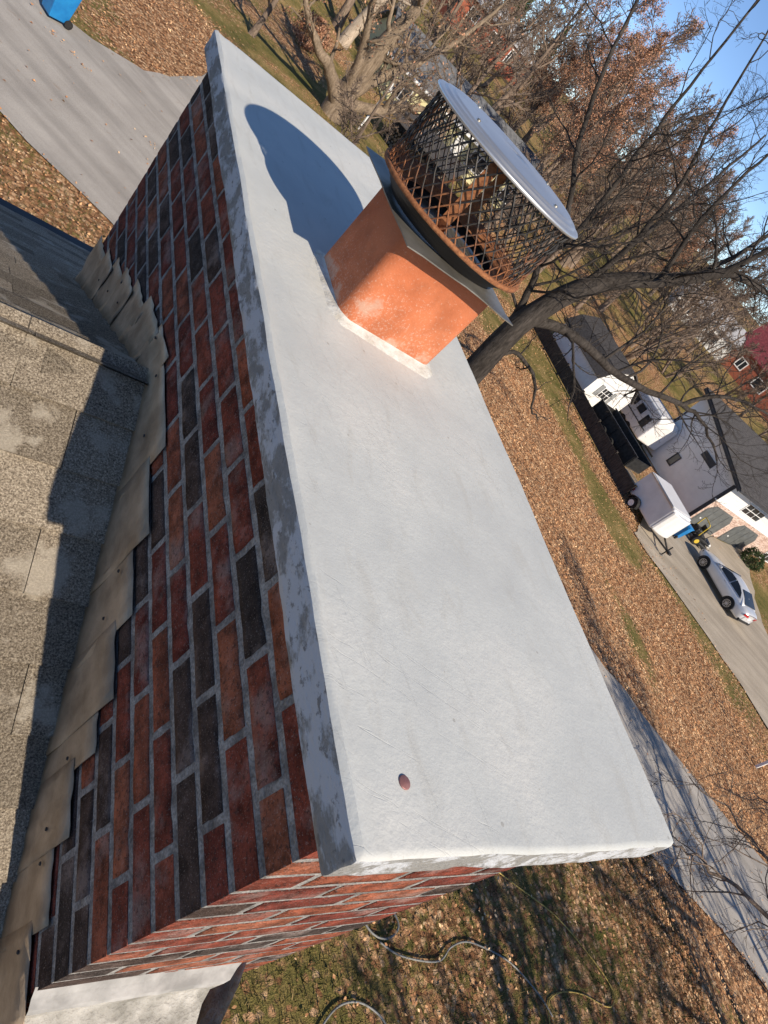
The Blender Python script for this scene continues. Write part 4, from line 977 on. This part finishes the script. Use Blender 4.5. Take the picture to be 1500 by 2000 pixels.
# far brick house and red roofed brick house
def far_house(name, label, loc, rz, wx, wy, hw, hr, wallm, roofm, wins):
    t = thing(name, label, 'house', loc, rz)
    b = MB(); b.prism([(-wy, -2), (wy, -2), (wy, hw), (0, hr - .12), (-wy, hw)], 'x', -wx, wx); b.build('wall', wallm, t)
    for s_ in (-1, 1):
        b = MB(); b.prism([(s_ * (wy + .45), hw - .25 * (hr - hw) / wy), (0, hr), (0, hr + .16), (s_ * (wy + .45), hw - .25 * (hr - hw) / wy + .16)], 'x', -wx - .4, wx + .4 + .01 * s_); b.build('roof_slope', roofm, t)
    for xa, xb, za, zb_ in wins:
        fw = .13; b = MB(); y = -wy; b.box(xa, xb, y - .09, y - .003, za, za + fw); b.box(xa, xb, y - .09, y - .003, zb_ - fw, zb_); b.box(xa, xa + fw, y - .09, y - .003, za + fw, zb_ - fw); b.box(xb - fw, xb, y - .09, y - .003, za + fw, zb_ - fw); b.box((xa + xb) / 2 - .05, (xa + xb) / 2 + .05, y - .08, y - .003, za + fw, zb_ - fw); o = b.build('window', WHITE, t)
        b = MB(); b.box(xa + .06, xb - .06, y - .03, y - .005, za + .06, zb_ - .06); b.build('pane', GLASS, o)
    return t
fh = far_house('brick_house', 'far red brick house with pale grey roof near the skyline', (54, 114, 4.6), R_(12), 9, 4.5, 3.1, 5.2, FARBRICK, ROOFG, [(-6.5, -4.3, .9, 2.3), (-1.2, 1.0, .9, 2.3), (3.6, 4.8, .4, 2.6), (5.6, 7.6, .9, 2.3)])
b = MB(); b.box(2.0, 2.7, -.4, .4, 4.4, 6.2); b.build('chimney_stack', FARBRICK, fh)
rh = far_house('red_roofed_house', 'far brick house with dark red roof at the right edge', (93, 57, 2.6), R_(-62), 8, 5, 3.2, 7.0, FARBRICK, ROOFR, [(-6.0, -4.6, .8, 2.2), (-2.6, -.6, .8, 2.2), (2.2, 4.2, .8, 2.2)])
gh_ = far_house('green_roofed_house', 'distant house with pale green roof behind the red roofed house', (120, 72, 3.0), R_(-55), 8, 5, 3.4, 6.8, SIDE, simple('pale_green_roof', (.22, .34, .30), (.30, .42, .38), 3, .7), [(-5, -3.4, .9, 2.2), (2, 3.6, .9, 2.2)])
wh_ = far_house('pale_house', 'distant white walled house among the bare trees', (82, 66, 2.2), R_(-40), 5, 3.5, 2.8, 4.6, SIDE, ROOFG, [(-3, -1.6, .8, 2.0), (1.4, 2.8, .8, 2.0)])

# hoses and cord on the near lawn
def hose(name, pts, r, m, label, cat):
    P = [Vector((x, y, float(gz(x, y)) + .03 + r)) for x, y in pts]; out = []
    for i in range(len(P) - 1):
        p0, p1, p2, p3 = P[max(i - 1, 0)], P[i], P[i + 1], P[min(i + 2, len(P) - 1)]
        for k in range(8):
            t_ = k / 8; out.append(.5 * ((2 * p1) + (p2 - p0) * t_ + (2 * p0 - 5 * p1 + 4 * p2 - p3) * t_ ** 2 + (3 * p1 - p0 - 3 * p2 + p3) * t_ ** 3))
    out.append(P[-1]); b = MB(); b.tube(out, r, 8); o = b.build(name, m, None, smooth=True); return tag(o, label, cat)
hose('hose', [(6.2, 1.4), (6.44, .92), (6.68, .78), (6.9, .82), (6.99, .93), (6.9, 1.1), (6.6, 1.25)], .014, HOSEG, 'short looped grey hose on the lawn just beside the chimney foot', 'hose')
hose('hose', [(6.6, .75), (6.94, .56), (7.58, .43), (7.9, .56), (8.2, .6), (8.5, .53), (9.09, .26), (9.55, -.18), (9.75, -.5)], .013, HOSEG, 'long curving grey hose lying across the near lawn', 'hose')
hose('hose', [(5.3, -.15), (5.55, .07), (5.81, .19), (6.12, .17), (6.41, -.02), (6.55, -.3)], .013, HOSEG, 'grey hose arched at the bottom edge of the lawn', 'hose')
hose('extension_cord', [(8.9, 1.8), (9.64, 1.33), (10.6, .75), (11.24, .09), (11.55, -.38), (11.45, -.58), (11.2, -.58), (10.7, -.36), (10.25, -.26), (9.9, -.27), (9.72, -.37), (9.6, -.7), (9.5, -1.2)], .010, CORDY, 'thin tan yellow extension cord looping across the lawn', 'cord')

# ------------------------------------------------------------------ trees
def rot_about(v, k, a):
    c, s = math.cos(a), math.sin(a); return v * c + np.cross(k, v) * s + k * (k @ v) * (1 - c)
def unit(v): return v / (np.linalg.norm(v) + 1e-9)
class Tree:
    def __init__(s, seed): s.r = np.random.default_rng(seed); s.pl = []      # (level, pts, radii)
    def walk(s, p, d, L, r0, r1, n, wander, up):
        pts = [p]; d = unit(d); st = L / (n - 1)
        for i in range(n - 1):
            d = unit(d + s.r.normal(0, wander, 3) + np.array([0, 0, up])); pts.append(pts[-1] + d * st)
        return np.array(pts), np.linspace(r0, r1, n)
    def limb(s, pts, r0, r1, lev=0, wob=.04, n=None):
        P = np.array(pts, float); n = n or (len(P) * 3); t = np.linspace(0, len(P) - 1, n); i = np.clip(t.astype(int), 0, len(P) - 2); f = (t - i)[:, None]
        g = lambda k: P[np.clip(k, 0, len(P) - 1)]
        p0, p1, p2, p3 = g(i - 1), g(i), g(i + 1), g(i + 2)
        Q = .5 * (2 * p1 + (p2 - p0) * f + (2 * p0 - 5 * p1 + 4 * p2 - p3) * f ** 2 + (3 * p1 - p0 - 3 * p2 + p3) * f ** 3)
        Q[1:] += s.r.normal(0, wob, Q[1:].shape) * np.linspace(.3, 1, n - 1)[:, None]
        R = np.linspace(r0, r1, n); s.pl.append((lev, Q, R)); return Q, R
    def spawn(s, Q, R, lev, cfg):
        if lev >= len(cfg): return
        c = cfg[lev]; seg = np.linalg.norm(np.diff(Q, axis=0), axis=1); L = seg.sum()
        cnt = max(1, int(round(c['n'] * (L * c.get('dens', 0) if c.get('dens') else 1) * s.r.uniform(.8, 1.2))))
        for k in range(cnt):
            t = c['t0'] + (1 - c['t0']) * ((k + s.r.uniform(.1, .9)) / cnt)
            x = t * (len(Q) - 1); i = min(int(x), len(Q) - 2); p = Q[i] + (Q[i + 1] - Q[i]) * (x - i); tan = unit(Q[i + 1] - Q[i]); rr = R[i] + (R[i + 1] - R[i]) * (x - i)
            a = unit(np.cross(tan, s.r.normal(0, 1, 3))); d = rot_about(tan, a, R_(s.r.uniform(*c['ang'])))
            ln = c['L'] * s.r.uniform(.55, 1.15) * (1 - .45 * t) if not c.get('frac') else L * c['frac'] * s.r.uniform(.6, 1.1) * (1.15 - .6 * t)
            r0 = max(min(rr * c.get('rf', .6), c.get('rmax', 1)), c['rmin']); q, r_ = s.walk(p, d, ln, r0, c['rmin'] * .6, c['np'], c['w'], c['up'])
            s.pl.append((lev + 1, q, r_)); s.spawn(q, r_, lev + 1, cfg)
    def mesh(s, levels, sides):
        Vs = []; Fs = []; k0 = 0; groups = {}
        for lev, q, r in s.pl:
            if lev in levels: groups.setdefault((len(q), sides[min(lev, len(sides) - 1)]), []).append((q, r))
        for (n, m), lst in groups.items():
            Q = np.array([a for a, _ in lst]); Rr = np.array([b for _, b in lst]); M_ = len(lst)
            T = np.gradient(Q, axis=1); T /= np.linalg.norm(T, axis=2, keepdims=True) + 1e-9
            ref = np.where(np.abs(T[:, :1, 2:3]) < .9, np.array([0, 0, 1.]), np.array([1., 0, 0])); ref = np.broadcast_to(ref, T.shape)
            U = np.cross(T, ref); U /= np.linalg.norm(U, axis=2, keepdims=True) + 1e-9; W = np.cross(T, U)
            a = 2 * np.pi * np.arange(m) / m
            V = Q[:, :, None] + Rr[:, :, None, None] * (np.cos(a)[None, None, :, None] * U[:, :, None] + np.sin(a)[None, None, :, None] * W[:, :, None])
            base = (np.arange(M_) * n * m)[:, None, None]; i = np.arange(n - 1)[None, :, None] * m; k = np.arange(m)[None, None, :]; kn = (k + 1) % m
            F = np.stack([base + i + k, base + i + kn, base + i + m + kn, base + i + m + k], -1).reshape(-1, 4)
            Vs.append(V.reshape(-1, 3)); Fs.append(F + k0); k0 += M_ * n * m
        return np.concatenate(Vs), np.concatenate(Fs)
    def leaves(s, n, size, minlev, spread=.12, zmin=-99):
        tips = [q for lev, q, _ in s.pl if lev >= minlev]
        ids = s.r.integers(0, len(tips), n); P = np.array([tips[i][s.r.integers(1, len(tips[i]))] for i in ids]) + s.r.normal(0, spread, (n, 3))
        P = P[P[:, 2] > zmin]; return leaf_quads(P, size, s.r)
def leaf_quads(P, size, r, flat=0.0):
    n = len(P); A = r.normal(0, 1, (n, 3)); A[:, 2] *= (1 - flat); A /= np.linalg.norm(A, axis=1, keepdims=True) + 1e-9
    B = np.cross(A, r.normal(0, 1, (n, 3)) * (1 - flat) + np.array([0, 0, 1.]) * flat); B /= np.linalg.norm(B, axis=1, keepdims=True) + 1e-9
    N = np.cross(A, B); sz = size * r.uniform(.6, 1.3, (n, 1)); cu = sz * r.uniform(-.35, .35, (n, 1))
    V = np.stack([P - A * sz * .6 + N * cu, P - B * sz * .36 , P + A * sz * .6 + N * cu, P + B * sz * .36], 1).reshape(-1, 3)
    F = np.arange(n * 4).reshape(-1, 4); return V, F
def build_tree(name, label, loc, T, bark, cfgn, sides=(12, 8, 5, 4, 3), leaf=None, twig=None, group=None, rz=0, sc=1):
    t = thing(name, label, 'tree', loc, rz, group); t.scale = (sc,) * 3
    V, F = T.mesh((0, 1), sides); np_mesh('trunk', V, F, bark, t, smooth=True)
    V, F = T.mesh(tuple(range(2, 8)), sides); cr = np_mesh('crown', V, F, twig or bark, t, smooth=True)
    if leaf is not None:
        V, F = leaf; tag(np_mesh('foliage', V, F, LEAFB, cr), kind='stuff')
    return t
# dark oak standing in front: hand-placed limbs, everything finer grows from them
KO = 1.28; CA = np.array([-.5183, -.1366, 7.5574])
OB = np.array([12.76, 14.12, float(gz(12.76, 14.12))])
def OL(pts): return [CA + KO * (np.array(p) - CA) - OB for p in pts]
T = Tree(3); cfg = [dict(n=1.6, dens=1, t0=.15, ang=(35, 70), frac=.42, rf=.42, rmax=.05, rmin=.012, np=7, w=.20, up=.05),
                    dict(n=3.6, dens=1, t0=.15, ang=(30, 65), frac=.55, rf=.6, rmax=.02, rmin=.0065, np=6, w=.24, up=.03),
                    dict(n=5, t0=.2, ang=(25, 65), frac=.50, rf=.6, rmin=.0042, np=4, w=.26, up=.02),
                    dict(n=3, t0=.25, ang=(25, 60), frac=.5, rf=.6, rmin=.003, np=3, w=.25, up=.0)]
limbs = [([(9.87, 11, 1.45), (9.85, 11, 2.0), (9.78, 11, 3.0), (9.68, 11, 4.3), (10.0, 11, 5.5), (10.6, 10.95, 6.3), (11.33, 10.8, 6.94), (11.97, 10.6, 7.72), (12.1, 10.5, 8.18), (12.4, 10.4, 9.4)], .36, .03),
         ([(11.6, 10.7, 7.2), (12.3, 10.9, 8.4), (12.7, 11.2, 9.6), (12.8, 11.4, 11)], .06, .015),
         ([(11.97, 10.6, 7.72), (12.32, 10.5, 7.97), (13.44, 10.5, 8.21), (15.0, 10.3, 8.5)], .10, .025),
         ([(9.7, 11, 4.5), (10.64, 10.8, 4.89), (12.71, 10.5, 4.97), (14.45, 10.2, 5.42), (15.33, 10.0, 5.47), (17.13, 9.9, 5.0)], .125, .02),
         ([(14.45, 10.2, 5.42), (14.9, 10.2, 5.98), (15.69, 10.2, 6.37), (17.11, 10.2, 6.62), (18.4, 10.1, 6.6)], .06, .02),
         ([(9.76, 11.05, 3.5), (9.66, 11.2, 4.2), (9.40, 11.3, 4.99), (9.05, 11.3, 5.6), (9.18, 11.3, 6.13), (9.05, 11.3, 7.07), (8.84, 11.4, 8.2), (8.72, 11.6, 9.38), (8.5, 11.8, 11.2)], .095, .015),
         ([(10.0, 11, 5.5), (10.12, 11, 6.75), (9.9, 11.1, 8.14), (9.45, 11.3, 9.28), (8.98, 11.5, 10.6)], .065, .013),
         ([(11.2, 10.8, 6.9), (10.77, 10.9, 8.1), (10.69, 11, 9.39), (10.9, 11, 10.8)], .055, .012),
         ([(9.82, 11, 3.3), (10.28, 11, 3.81), (11.23, 10.8, 3.53), (11.58, 10.7, 3.1), (12.1, 10.6, 2.9)], .06, .015),
         ([(9.1, 11.3, 6.1), (8.2, 12, 7.4), (7.6, 12.6, 9.0), (7.3, 13, 10.6)], .06, .018),
         ([(10.1, 11, 5.7), (11.5, 12.4, 7.2), (12.6, 13.4, 8.6), (13.2, 14, 10.2)], .08, .02)]
for i, (pts, r0, r1) in enumerate(limbs):
    Q, R = T.limb(OL(pts), r0 * KO, r1 * KO, 0, .03 if i else .012, len(pts) * 4)
    if i == 0: R[:3] *= (1.35, 1.15, 1.05); T.spawn(Q[16:], R[16:], 0, cfg)
    if i: T.spawn(Q, R, 0, cfg)
V_, F_ = T.mesh((0,), (14,))
oak = build_tree('oak_tree', 'dark barked oak rising close behind the crown, one limb drooping before the white house', tuple(OB), T, BARKD, cfg, (14, 8, 5, 3, 3))
# tan multi-stemmed tree
TB = np.array([12.8, 34.0, 0.0]); T = Tree(8)
def TL(pts): return [np.array(p) - TB for p in pts]
tl = [([(12.8, 34, -.4), (12.75, 34, .9), (12.79, 34, 2.06), (12.87, 34, 3.56), (12.95, 34, 5.0), (13.13, 34, 6.4), (13.6, 34, 9)], .62, .10),
      ([(12.75, 33.9, .5), (11.6, 33.6, 1.4), (10.5, 33.5, 1.9), (9.33, 33.5, 2.6), (8.0, 33.3, 4.2)], .34, .06),
      ([(12.8, 33.9, .7), (14.28, 33.5, 1.69), (15.18, 33.5, 2.53), (16.48, 33.5, 3.34), (18, 33.5, 4.6)], .30, .05),
      ([(12.9, 34, 1.2), (13.4, 34, 2.3), (14.3, 34.2, 3.6), (15.5, 34.5, 5.6), (16.4, 34.8, 8.2)], .34, .06),
      ([(12.7, 33.9, 1.4), (12.0, 33.2, 3.0), (11.0, 32.6, 4.6), (10.2, 32.2, 6.8)], .26, .05)]
cfgT = [dict(n=1.1, dens=1, t0=.25, ang=(30, 65), frac=.45, rf=.5, rmax=.12, rmin=.02, np=6, w=.2, up=.05), dict(n=1.8, dens=1, t0=.15, ang=(30, 65), frac=.5, rf=.6, rmax=.04, rmin=.011, np=5, w=.25, up=.03), dict(n=6, t0=.15, ang=(25, 65), frac=.5, rf=.6, rmin=.008, np=4, w=.28, up=.02), dict(n=3, t0=.2, ang=(25, 60), frac=.5, rf=.6, rmin=.006, np=3, w=.25, up=0)]
for i, (pts, r0, r1) in enumerate(tl):
    Q, R = T.limb(TL(pts), r0, r1, 0, .05, len(pts) * 4); T.spawn(Q, R, 0, cfgT)
build_tree('tan_tree', 'tan barked tree forking low into several thick stems beyond the crown', tuple(TB), T, BARKT, cfgT, leaf=T.leaves(900, .11, 3))
# generic bare tree, leafy oak and slim tree prototypes
def generic(seed, H, r0, spread, dens=1.0, tw=.012, stems=1, lean=.0, first=.28):
    T = Tree(seed); c = [dict(n=9 * dens, t0=first, ang=(35, 70), L=H * spread, rf=.5, rmin=tw * 2.2, np=7, w=.16, up=.10),
                         dict(n=7 * dens, t0=.2, ang=(28, 60), frac=.48, rf=.55, rmin=tw * 1.4, np=5, w=.22, up=.06),
                         dict(n=6, t0=.15, ang=(25, 60), frac=.5, rf=.6, rmin=tw, np=4, w=.25, up=.03),
                         dict(n=5, t0=.15, ang=(25, 60), frac=.6, rf=.6, rmin=tw * .7, np=3, w=.25, up=.02)]
    for k in range(stems):
        a = T.r.uniform(0, 6.28); ln = lean if stems > 1 else .03
        d = np.array([math.cos(a) * ln, math.sin(a) * ln, 1.0]); q, r = T.walk(np.array([0, 0, -.3]) + (np.array([math.cos(a), math.sin(a), 0]) * .2 if stems > 1 else 0), d, H * T.r.uniform(.85, 1.05), r0 * (1 if stems == 1 else .6), tw * 3, 9, .05, .06)
        r = r * np.linspace(1, .75, 9) ; r[0] *= 1.35; T.pl.append((0, q, r)); T.spawn(q, r, 0, c)
    return T
TG = generic(21, 17, .34, .40, 1.5, .021); bare = build_tree('bare_tree', 'x', (0, 0, 0), TG, BARKG, None)
TG2 = generic(25, 15, .27, .40, 1.5, .021, first=.2); bare2 = build_tree('bare_tree', 'x', (0, 0, 0), TG2, BARKG, None)
TO = generic(33, 17, .42, .46, 1.6, .019); oakb = build_tree('leafy_oak', 'x', (0, 0, 0), TO, BARKG, None, leaf=TO.leaves(14000, .115, 2, .20, 4.0))
TM = generic(41, 10, .20, .34, .85, .016, stems=7, lean=.45, first=.15); multi = build_tree('many_stemmed_tree', 'x', (0, 0, 0), TM, BARKG, None)
spots = [
 (oakb, 'leafy_oak', (30, 43), 0, .80, 'broad brown leaved oak nearest behind the chimney cap', 'brown leaved oaks behind the cap'),
 (oakb, 'leafy_oak', (36, 50), 80, .90, 'tall brown leaved oak against the sky above the cap', 'brown leaved oaks behind the cap'),
 (oakb, 'leafy_oak', (45, 51), 200, .80, 'brown leaved oak right of the cap with clumped dry leaves', 'brown leaved oaks behind the cap'),
 (oakb, 'leafy_oak', (54, 53), 290, .66, 'brown leaved oak farthest right among the brown crowns', 'brown leaved oaks behind the cap'),
 (oakb, 'leafy_oak', (41, 64), 140, .95, 'smaller brown leaved oak half hidden behind the tall oak', 'brown leaved oaks behind the cap'),
 (multi, 'many_stemmed_tree', (45.5, 38.8), 30, 1.0, 'bare many stemmed tree fanning out behind the travel trailer', None),
 (multi, 'many_stemmed_tree', (55, 42), 130, .85, 'bare many stemmed tree behind the white house roof', None),
 (bare, 'bare_tree', (17.4, 54), 20, .95, 'bare tree with upright trunk left of the yellow house', 'bare trees in the background'),
 (bare2, 'bare_tree', (21, 66), 110, 1.0, 'bare tree behind the left end of the yellow house', 'bare trees in the background'),
 (bare, 'bare_tree', (28, 74), 75, .9, 'bare tree behind the middle of the yellow house', 'bare trees in the background'),
 (bare2, 'bare_tree', (36, 76), 200, .95, 'bare tree in front of the far brick house', 'bare trees in the background'),
 (bare, 'bare_tree', (46, 80), 250, .8, 'bare tree right of the far brick house', 'bare trees in the background'),
 (bare2, 'bare_tree', (56, 74), 300, .85, 'bare tree behind the brown leaved oaks', 'bare trees in the background'),
 (bare, 'bare_tree', (66, 66), 15, .75, 'bare tree rising against the sky at mid right', 'bare trees in the background'),
 (bare2, 'bare_tree', (70, 54), 95, .75, 'bare tree before the distant white walled house', 'bare trees in the background'),
 (bare, 'bare_tree', (78, 50), 170, .62, 'bare tree in front of the red roofed house', 'bare trees in the background'),
 (bare2, 'bare_tree', (64, 42), 210, .7, 'bare tree beyond the roof of the white house', 'bare trees in the background'),
 (bare, 'bare_tree', (90, 74), 260, .8, 'bare tree behind the distant white walled house', 'bare trees in the background'),
 (bare2, 'bare_tree', (72, 90), 310, .9, 'bare tree far off on the skyline', 'bare trees in the background'),
 (bare, 'bare_tree', (104, 66), 40, .8, 'bare tree between the red and green roofs', 'bare trees in the background'),
 (bare2, 'bare_tree', (8.6, 36), 60, .55, 'small bare tree at the end of the leaf patch by the lane', None),
 (bare, 'bare_tree', (24.5, 68), 5, .9, 'thick trunked bare tree between the lane trees and the yellow house', None),
 (bare2, 'bare_tree', (8.9, 20.6), 150, .42, 'small bare tree by the lane just behind the far corner of the crown', None),
 (bare, 'bare_tree', (12.2, -10.5), 33, .75, 'bare tree standing on the near side lawn casting long shadows', None),
 (bare2, 'bare_tree', (16.5, -8.0), 133, .8, 'bare tree by the lane below the chimney', None),
 (bare2, 'bare_tree', (9.4, -7.4), 10, .8, 'bare tree standing close on the near side lawn', None),
 (bare, 'bare_tree', (20.5, -11), 233, .8, 'bare tree beside the lane farther down', None),
]
rs = np.random.default_rng(12)
for k, (x, y) in enumerate([(24, 45), (28, 38), (33, 41), (37, 44), (31, 56), (41, 42), (47, 46), (50, 43), (57, 48), (26, 60), (39, 57), (61, 55)]):
    spots.append(((bare, bare2)[k % 2], 'bare_tree', (x, y), 47 * k, (.78, .7, .8, .85, .95, .7, .78, .62, .68, 1.0, .95, .72)[k], 'bare twiggy tree in the near wood behind the rain cap', 'near wood of bare trees behind the rain cap'))
for k in range(34):
    az = R_(28 + 40 * (k + .5) / 34 + rs.uniform(-.8, .8)); d = rs.uniform(62, 120); src = (bare, bare2)[k % 2]
    spots.append((src, 'bare_tree', (d * math.cos(az), d * math.sin(az)), rs.uniform(0, 360), rs.uniform(.62, .85) * (d / 85) ** .5, 'bare grey brown tree in the thicket along the skyline', 'thicket of bare trees along the skyline'))
for k in range(4):
    az = R_((45, 49, 54.5, 58.5)[k]); d = (72, 66, 78, 70)[k]
    spots.append((oakb, 'leafy_oak', (d * math.cos(az), d * math.sin(az)), 70 * k + 20, (.72, .8, .95, .75)[k], 'brown leaved oak in the back row of the brown crowns', 'brown leaved oaks in the back row'))
used = set()
for src, name, (x, y), rz, sc, label, grp in spots:
    o = src if src.name not in used else copy_tree(src)
    used.add(src.name)
    o.location = (x, y, float(gz(x, y)) - .05); o.rotation_euler = (0, 0, R_(rz)); o.scale = (sc, sc, sc * (1 + .06 * math.sin(x)))
    o['label'] = label
    if grp: o['group'] = grp
    elif 'group' in o: del o['group']
# pale leaning trunks by the yellow house
for k, (base, pts, label) in enumerate((((17.6, 52), [(0, 0, -.3), (.3, .2, 2), (.9, .5, 5), (1.9, .9, 9), (2.6, 1.2, 12)], 'pale barked leaning tree left of the yellow house'), ((23, 62), [(0, 0, -.3), (.1, 0, 3), (.5, -.1, 7), (.7, -.2, 12)], 'pale barked straight tree behind the lane trees'))):
    T = Tree(50 + k); Q, R = T.limb(pts, .48, .12, 0, .04, 16); T.spawn(Q, R, 0, [dict(n=9, t0=.35, ang=(30, 65), L=4.5, rf=.5, rmin=.03, np=6, w=.18, up=.08), dict(n=6, t0=.2, ang=(30, 60), frac=.5, rf=.6, rmin=.018, np=5, w=.22, up=.05), dict(n=6, t0=.15, ang=(25, 60), frac=.5, rf=.6, rmin=.012, np=4, w=.25, up=.02)])
    build_tree('pale_tree', label, (*base, float(gz(*base))), T, BARKP, None, twig=BARKG)
# low bare tree whose drooping limbs reach over the lane
LB = np.array([16.6, -3.4, float(gz(16.6, -3.4))]); T = Tree(61)
for k, (pts, r0, r1) in enumerate([([(16.6, -3.4, -.6), (16.6, -3.4, 1.2), (16.7, -3.4, 2.8), (16.8, -3.6, 5.0)], .16, .04), ([(16.6, -3.3, 2.4), (15.8, -1.6, 2.4), (15.19, -.46, 1.9), (14.54, .73, 1.4), (14.0, 1.33, 1.1), (13.6, 1.63, .9)], .07, .012), ([(16.7, -3.4, 2.7), (16.8, -1.2, 2.7), (16.6, .2, 2.1), (16.3, .9, 1.7), (16.6, 2.0, 1.3), (16.0, 2.9, 1.0)], .06, .012), ([(16.7, -3.4, 2.9), (18.2, -1.6, 2.8), (18.9, .2, 2.2), (19.2, 1.6, 1.6), (18.8, 2.6, 1.2)], .06, .012), ([(16.7, -3.4, 2.2), (15.2, -4.0, 3.4), (14.0, -4.4, 4.6)], .07, .02)]):
    Q, R = T.limb([np.array(p) - LB for p in pts], r0, r1, 0, .05, len(pts) * 4)
    if k: T.spawn(Q, R, 0, [dict(n=2.4, dens=1, t0=.2, ang=(30, 70), frac=.34, rf=.5, rmax=.02, rmin=.008, np=6, w=.22, up=-.02), dict(n=6, t0=.15, ang=(30, 65), frac=.5, rf=.6, rmin=.0055, np=5, w=.25, up=0), dict(n=5, t0=.15, ang=(25, 65), frac=.5, rf=.6, rmin=.004, np=4, w=.28, up=0)])
build_tree('drooping_tree', 'low bare tree whose drooping limbs reach over the lane at lower right', tuple(LB), T, BARKG, None)
# evergreens near the skyline
def evergreen(loc, H, rad, label, seed):
    r = np.random.default_rng(seed); t = thing('evergreen_tree', label, 'tree', loc)
    b = MB(); b.tube([(0, 0, -.3), (0, 0, H * .5), (0, 0, H)], [.28, .16, .02], 8); b.build('trunk', BARKG, t)
    n = 5200; z = r.beta(1.3, 1.7, n) * H * .92 + H * .08; a = r.uniform(0, 6.28, n); lay = .78 + .22 * np.sin(z * 5 + 2 * np.sin(a * 3)); rr = rad * (1 - (z / H) ** 1.1) * np.sqrt(r.uniform(.25, 1, n)) * lay
    P = np.stack([np.cos(a) * rr, np.sin(a) * rr, z - rr * .18], 1); V, F = leaf_quads(P, .34, r, .2); np_mesh('crown', V, F, NEEDLE, t)
evergreen((62, 124, float(gz(62, 124))), 14, 3.6, 'dark evergreen tree behind the far brick house', 1)
evergreen((70, 122, float(gz(70, 122))), 11, 3.0, 'shorter evergreen tree right of the far brick house', 2)
# round shrubs before the stone wall
def shrub(loc, rad, label, seed, m=NEEDLE, twiggy=False):
    r = np.random.default_rng(seed); t = thing('round_shrub', label, 'shrub', loc)
    b = MB()
    for k in range(9):
        a = r.uniform(0, 6.28); q = r.uniform(.3, .8); b.tube([(0, 0, 0), (math.cos(a) * rad * q * .5, math.sin(a) * rad * q * .5, rad * .6), (math.cos(a) * rad * q, math.sin(a) * rad * q, rad * r.uniform(.9, 1.4))], [.03, .02, .008], 5)
    b.build('stem', BARKG, t)
    n = 2600; P = r.normal(0, 1, (n, 3)); P /= np.linalg.norm(P, axis=1, keepdims=True); P *= rad * (r.uniform(.55, 1.0, (n, 1)) ** .5) * (1 + .18 * np.sin(P[:, :1] * 5) * np.cos(P[:, 1:2] * 6)); P[:, 2] = P[:, 2] * .85 + rad * .85
    V, F = leaf_quads(P[P[:, 2] > .03], .10, r); np_mesh('crown', V, F, m, t)
shrub((47.6, 19.5, NG), .85, 'clipped green shrub beside the second garage door', 3)
shrub((51.4, 18.6, NG + .03), .6, 'brown twiggy shrub in front of the stone wall window', 4, LEAFB)
shrub((12.6, 42, float(gz(12.6, 42))), 1.0, 'rusty brown bush beyond the tan tree', 6, LEAFB)

# ------------------------------------------------------------------ fallen leaves and grass blades
def scatter(box, n, rg, dens):
    x = rg.uniform(box[0], box[1], n); y = rg.uniform(box[2], box[3], n); k = rg.uniform(0, 1, n) < dens(x, y); return x[k], y[k]
rg = np.random.default_rng(99)
def onroad(x, y): return inpoly(x, y, ROADP) | inpoly(x, y, APRON) | inpoly(x, y, NDRIVE)
def pdist(x, y, P):
    d = np.full(x.shape, 99.)
    for (x0, y0), (x1, y1) in zip(P[:-1], P[1:]):
        vx, vy = x1 - x0, y1 - y0; t_ = np.clip(((x - x0) * vx + (y - y0) * vy) / (vx * vx + vy * vy), 0, 1); d = np.minimum(d, np.hypot(x - x0 - vx * t_, y - y0 - vy * t_))
    return d
def ldens(x, y):
    l_ = litter(x, y); d = sstep((l_ - .30) / .45); return np.where(onroad(x, y), .012 + .06 * (fbm(x, y, 77, .8) > .62) + .75 * np.exp(-(pdist(x, y, FAR_EDGE) / .16) ** 2) * (fbm(x, y, 78, .7) > .45) + .3 * np.exp(-(pdist(x, y, NEAR_EDGE) / .2) ** 2), .06 + .94 * d)
PX = []; 
for box, n in (((14, 33, -4, 34), 105000), ((.8, 15, -7, 9), 15000), ((-3, 12, 9, 34), 24000), ((12, 40, 28, 48), 14000), ((33, 60, -2, 20), 5000)):
    x, y = scatter(box, n, rg, ldens); PX.append(np.stack([x, y], 1))
XY = np.concatenate(PX); zz = gz(XY[:, 0], XY[:, 1]) + .055 + rg.uniform(0, .05, len(XY)); far = np.hypot(XY[:, 0], XY[:, 1])
V, F = leaf_quads(np.stack([XY[:, 0], XY[:, 1], zz], 1), 1.0, rg, .84)
P = np.stack([XY[:, 0], XY[:, 1], zz], 1).repeat(4, 0); V = P + (V - P) * np.clip(.040 + .0010 * far, .044, .09).repeat(4)[:, None]
tag(np_mesh('fallen_leaves', V, F, LITTER), 'brown fallen leaves lying over the lawn and verge', kind='stuff')
x, y = scatter((.75, 15, -7, 10), 110000, rg, lambda x, y: np.where(onroad(x, y), 0, .9)); x2, y2 = scatter((-3, 4, 9, 17), 16000, rg, lambda x, y: np.where(onroad(x, y), 0, .8))
x = np.concatenate([x, x2]); y = np.concatenate([y, y2]); n = len(x); h_ = rg.uniform(.03, .10, n); a = rg.uniform(0, 6.28, n); wd = rg.uniform(.004, .009, n); ln = rg.normal(0, .035, (n, 2)); z = gz(x, y) - .0
V = np.stack([np.stack([x - np.cos(a) * wd, y - np.sin(a) * wd, z], 1), np.stack([x + np.cos(a) * wd, y + np.sin(a) * wd, z], 1), np.stack([x + ln[:, 0], y + ln[:, 1], z + h_ + .02], 1)], 1).reshape(-1, 3)
tag(np_mesh('grass', V, np.arange(n * 3).reshape(-1, 3), GRASSB), 'short mixed green and straw grass of the near lawn', kind='stuff')
